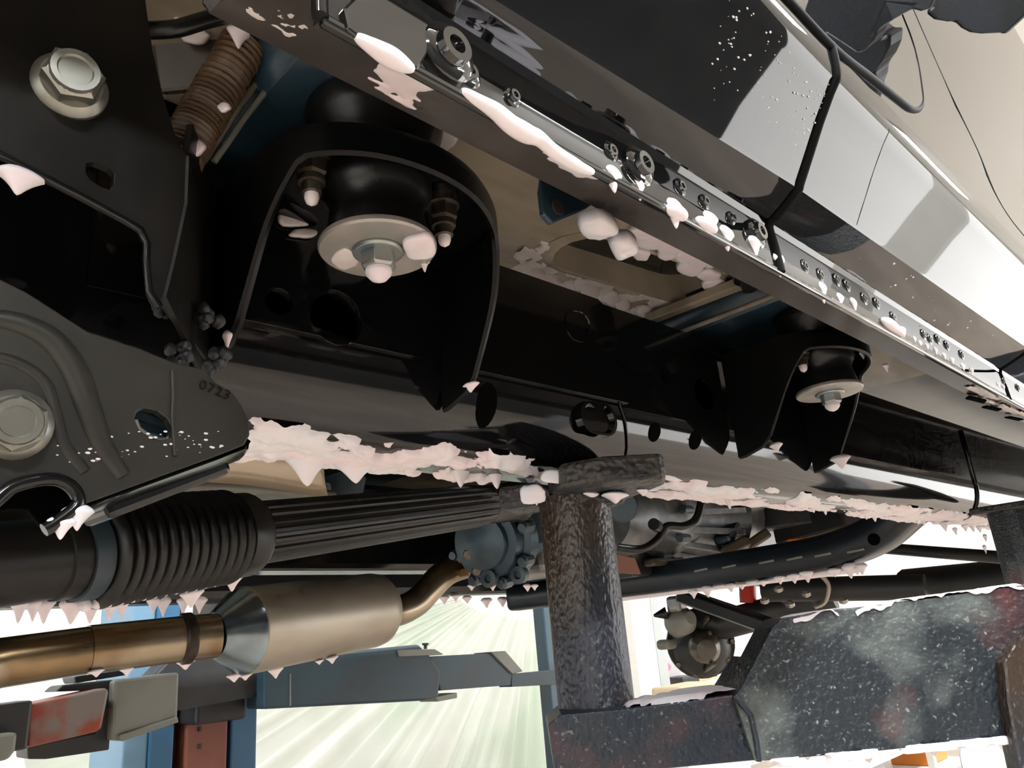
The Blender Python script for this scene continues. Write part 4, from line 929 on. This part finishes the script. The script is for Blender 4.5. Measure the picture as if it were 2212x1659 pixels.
foam_sheet('foam_film', 'pinkish foam streaks on the inner sill beyond the far body mount', patch((1.03, .19, .2365), (1.9, .19, .2365), (1.9, .262, .264), (1.03, .262, .264)), (0, -.38, -1), 120, 24, (9, 60), .02, .0025, 8.1)
# -- under the rail: film with large shark-tooth drips
def rz(dy):
    for (y0, z0), (y1, z1) in zip(prof[:10], prof[1:10]):
        if dy <= y1: return lerp(z0, z1, (dy-y0)/max(1e-6, y1-y0))
    return ZB
RB = lambda y: (lambda s_, t: RP(lerp(.19, .53, s_), lerp(.024, .099, t), rz(lerp(.024, .099, t))))
foam_sheet('foam_film', 'thick foam film under the rail left of the support post', RB(0), (0, -.1, -1), 260, 60, (18, 34), -.10, .006, 1.7, m='foam', lump=.004)
foam_sheet('foam_film', 'foam film under the rail right of the support post', lambda s_, t: RP(lerp(.60, 2.1, s_), lerp(.026, .099, t), rz(lerp(.026, .099, t))), (0, -.1, -1), 420, 40, (14, 36), -.16, .004, 5.2, m='foam', lump=.003)
RD = lambda u, v: PP(u, v, (0, .46+.078, 0), RN)
for (u, v, w_, l_, lb) in ((664, 1050, 92, 62, 'largest bluish foam drip under the rail beside the bracket'), (769, 1044, 96, 48, 'wide foam drip under the rail, second from the bracket'), (883, 1029, 70, 36, 'short foam drip under the middle of the rail'),
                           (995, 1053, 58, 52, 'narrow bluish foam drip under the rail above the driveshaft end'), (1074, 1056, 54, 46, 'foam drip under the rail left of the support post'), (1148, 1052, 44, 34, 'foam drip touching the support post saddle')):
    drip(RD(u, v), w_, l_, lb, 'large foam drips under the rail', m='foam_blue')
z4 = lambda a, b_: (1300+a/3.687, 1000+b_/3.687)
for a, b_, w_, l_ in ((555, 272, 40, 40), (545, 205, 36, 24), (805, 230, 34, 24), (905, 318, 40, 34), (1022, 370, 34, 36), (1130, 262, 34, 20), (1255, 288, 36, 26), (1470, 366, 34, 26), (1665, 345, 26, 20), (1690, 398, 28, 24), (1785, 416, 28, 28),
                      (1872, 352, 26, 18), (1935, 390, 24, 18), (1975, 402, 24, 20), (2052, 430, 24, 20), (2110, 452, 24, 22), (2180, 470, 22, 18)):
    drip(RD(*z4(a, b_)), w_, l_, 'pink-tinged foam drip under the rail right of the support post', 'foam drips under the rail to the right')
z6 = lambda a, b_: (1850+a/6.11, 1030+b_/6.11)
for a, b_, w_, l_ in ((410, 556, 22, 18), (700, 585, 20, 16), (820, 632, 18, 14), (900, 648, 20, 18), (1185, 722, 24, 18), (1320, 770, 14, 12), (1450, 722, 18, 12), (1550, 730, 18, 14), (1640, 740, 16, 12), (1780, 700, 20, 16), (1715, 860, 12, 12), (1715, 1018, 10, 14)):
    drip(RD(*z6(a, b_)), w_, l_, 'small pink foam drip under the far end of the rail', 'foam drips at the far end of the rail')
# -- gearbox crossmember
XD = lambda u, v: PX(u, v, XC-.03)
for a, b_, w_, l_ in ((735, 1083, 18, 14), (850, 1072, 24, 18), (1035, 1032, 20, 14), (1120, 1010, 18, 10), (1290, 985, 22, 10), (1425, 968, 20, 14), (1540, 962, 22, 16), (1645, 955, 24, 20), (1860, 910, 22, 14), (1990, 922, 26, 24), (2080, 892, 22, 18), (2040, 895, 18, 14)):
    drip(XD(*z4(a, b_)), w_, l_, 'pale foam drip under the curved crossmember', 'foam drips under the gearbox crossmember', along=(0, 1, 0))
o = part(G().tube([PX(u, 1292-(u-1340)*.1225, XC-.01) for u in (1335, 1450, 1600, 1750, 1850)], .008, 10), 'foam_line', 'foam', xm, smooth=60)
# -- far sill edge
FS = lambda u, v: PY(u, v, 1.66)
for u, v, w_, l_ in ((900, 1299, 20, 12), (925, 1302, 18, 12), (960, 1306, 20, 14), (985, 1300, 18, 12), (1010, 1304, 20, 12), (1052, 1314, 22, 16), (1086, 1312, 22, 16), (1112, 1304, 20, 12), (330, 1325, 24, 26), (352, 1333, 24, 32), (395, 1328, 22, 28), (430, 1326, 24, 28)):
    drip(FS(u, v), w_, l_, 'tiny foam drip along the far sill', 'foam drips along the far sill')
# -- driveshaft and boot
def SD(u, v):
    p = SP(sh(u)); return PT(u, v, proj(p)[2])
for u, v, w_, l_ in ((38, 1347, 30, 40), (70, 1343, 26, 36), (94, 1348, 34, 40), (152, 1349, 46, 44), (194, 1347, 40, 42), (236, 1341, 32, 36), (262, 1338, 30, 36)):
    drip(SD(u, v), w_, l_, 'foam drip under the driveshaft left of the boot', 'foam drips under the driveshaft', along=dd)
drip(SD(413, 1313), 46, 30, 'pointed foam drip under the boot ribs', 'foam drips under the boot', along=dd)
drip(SD(501, 1278), 44, 30, 'pointed foam drip under the boot clamp', 'foam drips under the boot', along=dd)
# foam settled between the boot ribs
g = G()
for i in range(13):
    s_ = sb+.018+(i+.0)*L_boot/13
    c = SP(s_)+V((0, 0, -.0445)); g.lathe(c+V((0, 0, .012)), c-V((0, 0, 1)), [(0, .001), (.006, .0035), (.011, .0058), (.015, .0045), (.0165, .001)], 8)
o = g.make('foam_fill', 'foam', smooth=70); tag(o, 'white foam settled between the boot ribs', 'foam', kind='stuff')
# -- exhaust
for u, v, w_, l_ in ((401, 1447, 34, 16), (208, 1463, 26, 12), (274, 1461, 24, 14), (506, 1474, 30, 14), (530, 1470, 24, 10), (596, 1466, 28, 18), (718, 1434, 24, 12), (690, 1436, 18, 8)):
    t_ = lerp(.95, 1.2, (u-200)/520); drip(PT(u, v, t_), w_, l_, 'foam drip hanging from the exhaust', 'foam drips under the exhaust', along=md)
for u, v, w_, l_ in ((1019, 1276, 18, 10), (1065, 1277, 16, 12), (1090, 1272, 18, 10), (1140, 1278, 18, 12), (1155, 1276, 16, 10)):
    drip(PT(u, v, 1.5), w_, l_, 'tiny foam drip under the transfer case', 'foam drips under the transfer case')
# -- mounts
drip(PZ(786, 386, .283), 36, 22, 'pink foam drip on the near mount rim, left one', 'foam drips on the near mount rim', along=(.8, -.6, 0))
drip(PZ(858, 391, .283), 34, 18, 'pink foam drip on the near mount rim, middle one', 'foam drips on the near mount rim', along=(.8, -.6, 0))
drip(PZ(903, 394, .283), 34, 24, 'pink foam drip on the near mount rim, right one', 'foam drips on the near mount rim', along=(.8, -.6, 0))
drip(PX(1046, 476, .372), 28, 34, 'foam drip on the right shoulder of the near mount bracket', 'foam drips on the near mount rim')
drip(PX(1017, 848, .384), 34, 16, 'pink foam drip at the foot of the near mount bracket', 'foam drips at bracket feet', along=(0, 1, 0))
drip(PX(490, 756, .190), 26, 32, 'pink foam drip at the left foot of the near mount bracket', 'foam drips at bracket feet', along=(0, 1, 0))
drip(PX(1680, 978, .81), 22, 16, 'foam drip at the left foot of the far mount bracket', 'foam drips at bracket feet', along=(0, 1, 0))
drip(PX(1820, 1013, 1.0), 34, 22, 'foam drip at the right foot of the far mount bracket', 'foam drips at bracket feet', along=(0, 1, 0))
for u, v in ((1838, 778), (1866, 776), (1917, 804)): drip(PX(u, v, .95), 16, 14, 'tiny foam bead on the far mount bracket', 'foam beads on the far mount')
WZ = lambda u, v: PZ(u, v, .2475-.0064)
blob(905, 530, 36, 28, WZ, (0, 0, -1), .004, 'pinkish foam smear on the near washer', seed=4)
drip(PZ(918, 588, .236), 24, 28, 'pink foam drip on the rim of the near washer', 'foam drips on the near mount rim')
blob(745, 560, 30, 22, WZ, (0, 0, -1), .0012, 'thin foam smear on the left of the near washer', seed=14, m='foam_film')
for i, (u, v, rx, ry) in enumerate(((640, 465, 42, 26), (655, 505, 30, 10), (975, 440, 34, 22))):
    blob(u, v, rx, ry, lambda a, b_: PR(a, b_, -.005), (0, -1, 0), .003, ('pink foam smear on the web behind the left stud', 'thin foam smear under the left stud', 'pink foam smear on the web behind the right stud')[i], m='foam_film', seed=30+i)
foam_sheet('foam_film', 'foam ring around the top cushion of the near mount', lambda s_, t: V((.26+(.046+.018*t)*math.cos(-2.4+s_*3.2), .36+(.046+.018*t)*math.sin(-2.4+s_*3.2), .3447)), (0, 0, -1), 60, 10, (30, 30), -.3, .002, 6.6)
# -- lower left bracket
drip(PY(166, 1147, YL), 48, 40, 'larger foam drip hanging from the hooked bracket edge', 'foam drips on the hook', m='foam_blue')
drip(PY(130, 1166, YL), 44, 36, 'lower foam drip at the tip of the hooked bracket edge', 'foam drips on the hook')
drip(PY(36, 421, YU-.004), 70, 46, 'white foam drip on the black bracket at the left edge', 'foam drips on the tall bracket')
drip(PY(382, 52, .40), 48, 62, 'white foam drip at the top left above the bracket', 'foam drips at the top left')
drip(PT(515, 105, .465), 40, 44, 'lilac foam drip in the dark wheel arch', 'foam drips at the top left')
drip(PT(240, 22, .42), 30, 30, 'dim foam drip at the top edge left', 'foam drips at the top left')
blob(425, 80, 30, 18, lambda a, b_: PT(a, b_, .495), (-.5, -.6, -.6), .006, 'dim pink foam smear in the wheel arch', m='foam_film', seed=50)
blob(420, 318, 26, 20, lambda a, b_: PT(a, b_, .444), (-.5, -.6, -.6), .006, 'foam clump at the lower end of the conduit', m='foam', seed=51)
blob(486, 232, 14, 12, lambda a, b_: PT(a, b_, .455), (-.5, -.6, -.6), .005, 'small foam clump on the side of the conduit', m='foam', seed=52)
# -- lift
foam_sheet('foam_film', 'white foam along the top edge of the near lift arm', lambda s_, t: PA(lerp(1690, 2230, s_), lerp(1338, 1262, s_), .046-.0)+V((0, 0, .001))-AN*lerp(-.002, .03, t), (0, 0, 1), 100, 10, (20, 20), -.25, .002, 2.2, m='foam')
foam_sheet('foam_film', 'lilac foam on the low shelf of the near lift arm', lambda s_, t: PA(lerp(1330, 1592, s_), lerp(1533, 1500, s_), .04)+V((0, 0, .0015))-AN*lerp(.0, .075, t), (0, 0, 1), 60, 14, (18, 18), -.25, .003, 4.4, m='foam')
foam_sheet('foam_film', 'lilac foam along the bottom edge of the near lift arm', lambda s_, t: PA(lerp(1650, 2200, s_), lerp(1645, 1590, s_)-lerp(4, -16, t), .0475), -V(AN)*-1, 120, 12, (26, 50), -.18, .003, 7.7, m='foam')
for u, v, w_, l_ in ((1655, 1646, 30, 12), (1745, 1642, 26, 10), (1878, 1648, 44, 26), (2020, 1634, 50, 28)):
    drip(PA(u, v, .03), w_, l_, 'lilac foam drip under the near lift arm', 'foam drips under the near lift arm', along=AD)
for u, v, w_, l_ in ((1280, 1087, 40, 18), (1330, 1088, 56, 18), (1390, 1072, 26, 12), (1160, 1092, 30, 26)):
    drip(PT(u, v, .70), w_, l_, 'foam drip on the rough saddle of the support post', 'foam drips on the saddle')
blob(1150, 1068, 30, 22, lambda a, b_: PT(a, b_, .69), (-.68, -.66, -.3), .005, 'foam clump on the left ear of the saddle', m='foam_blue', seed=61)
blob(1200, 1030, 34, 16, lambda a, b_: PT(a, b_, .68), (-.68, -.66, -.3), .004, 'bluish foam clump on top of the saddle', m='foam_blue', seed=62)

# -- flecks of foam on the paint
def flecks(name, label, n, fn, r0, r1, seed):
    rn = random.Random(seed); g = G()
    for _ in range(n):
        p, nr, al = fn(rn); r = rn.uniform(r0, r1)*(1 if rn.random() < .6 else .55); q = nr.to_track_quat('Z', 'Y'); cr = nr.cross(al).normalized(); vs = []; fs = []; m = 8
        for k, (f, h) in enumerate(((1, -.0002), (.9, .25), (.55, .5), (.05, .58))):
            for j in range(m):
                an = 2*math.pi*j/m; vs.append(p+al*(r*1.5*f*math.cos(an))+cr*(r*.8*f*math.sin(an))+nr*(h*r if h > 0 else h))
        for i_ in range(3):
            for j in range(m): fs.append((i_*m+j, i_*m+(j+1) % m, (i_+1)*m+(j+1) % m, (i_+1)*m+j))
        fs.append(tuple(3*m+j for j in range(m))); g.add(vs, fs)
    o = g.make(name, 'foam', smooth=180); tag(o, label, 'foam', kind='stuff')
def _band(rn):
    x = .43+rn.betavariate(2.2, 2)*.42; s_ = sec(x); f = rn.uniform(.05, .95); a_, b_ = s_[4], s_[6]
    return V((x, lerp(a_[0], b_[0], f), lerp(a_[1], b_[1], f))), V((0, -.4, -.9)).normalized(), V((1, 0, 0))
flecks('foam_flecks', 'white foam flecks scattered under the rocker beyond the panel seam', 110, _band, .0007, .0020, 5)
def _face(rn):
    x = rn.uniform(.30, .408); s_ = sec(x); f = rn.uniform(.1, .95); a_, b_ = s_[8], s_[12]
    return V((x, lerp(a_[0], b_[0], f), lerp(a_[1], b_[1], f))), V((0, -.87, -.5)).normalized(), V((1, 0, 0))
flecks('foam_flecks', 'tiny droplets on the dark rocker panel left of the seam', 130, _face, .0003, .0007, 6)
def _plate(rn):
    u = 60+rn.betavariate(2, 1.6)*470; v = lerp(930, 1010-(u-60)*.08, rn.random()); return PY(u, v, YL-.0001), V((0, -1, 0)), V((1, 0, 0))
flecks('foam_flecks', 'tiny white droplets on the olive suspension bracket', 60, _plate, .0003, .0008, 8)

# -- labels that count along a row of like drips
ORD = ('first', 'second', 'third', 'fourth', 'fifth', 'sixth', 'seventh', 'eighth', 'ninth', 'tenth', 'eleventh', 'twelfth', 'thirteenth', 'fourteenth', 'fifteenth', 'sixteenth', 'seventeenth', 'eighteenth', 'nineteenth', 'twentieth')
rows_ = {}
for o in COL.objects:
    if o.parent is None and o.get('label') and o.name.startswith(('foam_drip', 'foam_blob')): rows_.setdefault(o['label'], []).append(o)
for lb, os_ in rows_.items():
    if len(os_) < 2: continue
    os_.sort(key=lambda o: proj(WL[o]-V((0, 0, H)))[0])
    for i, o in enumerate(os_): o['label'] = lb+', '+(ORD[i]+' from the left' if i < len(ORD) else 'farthest right')
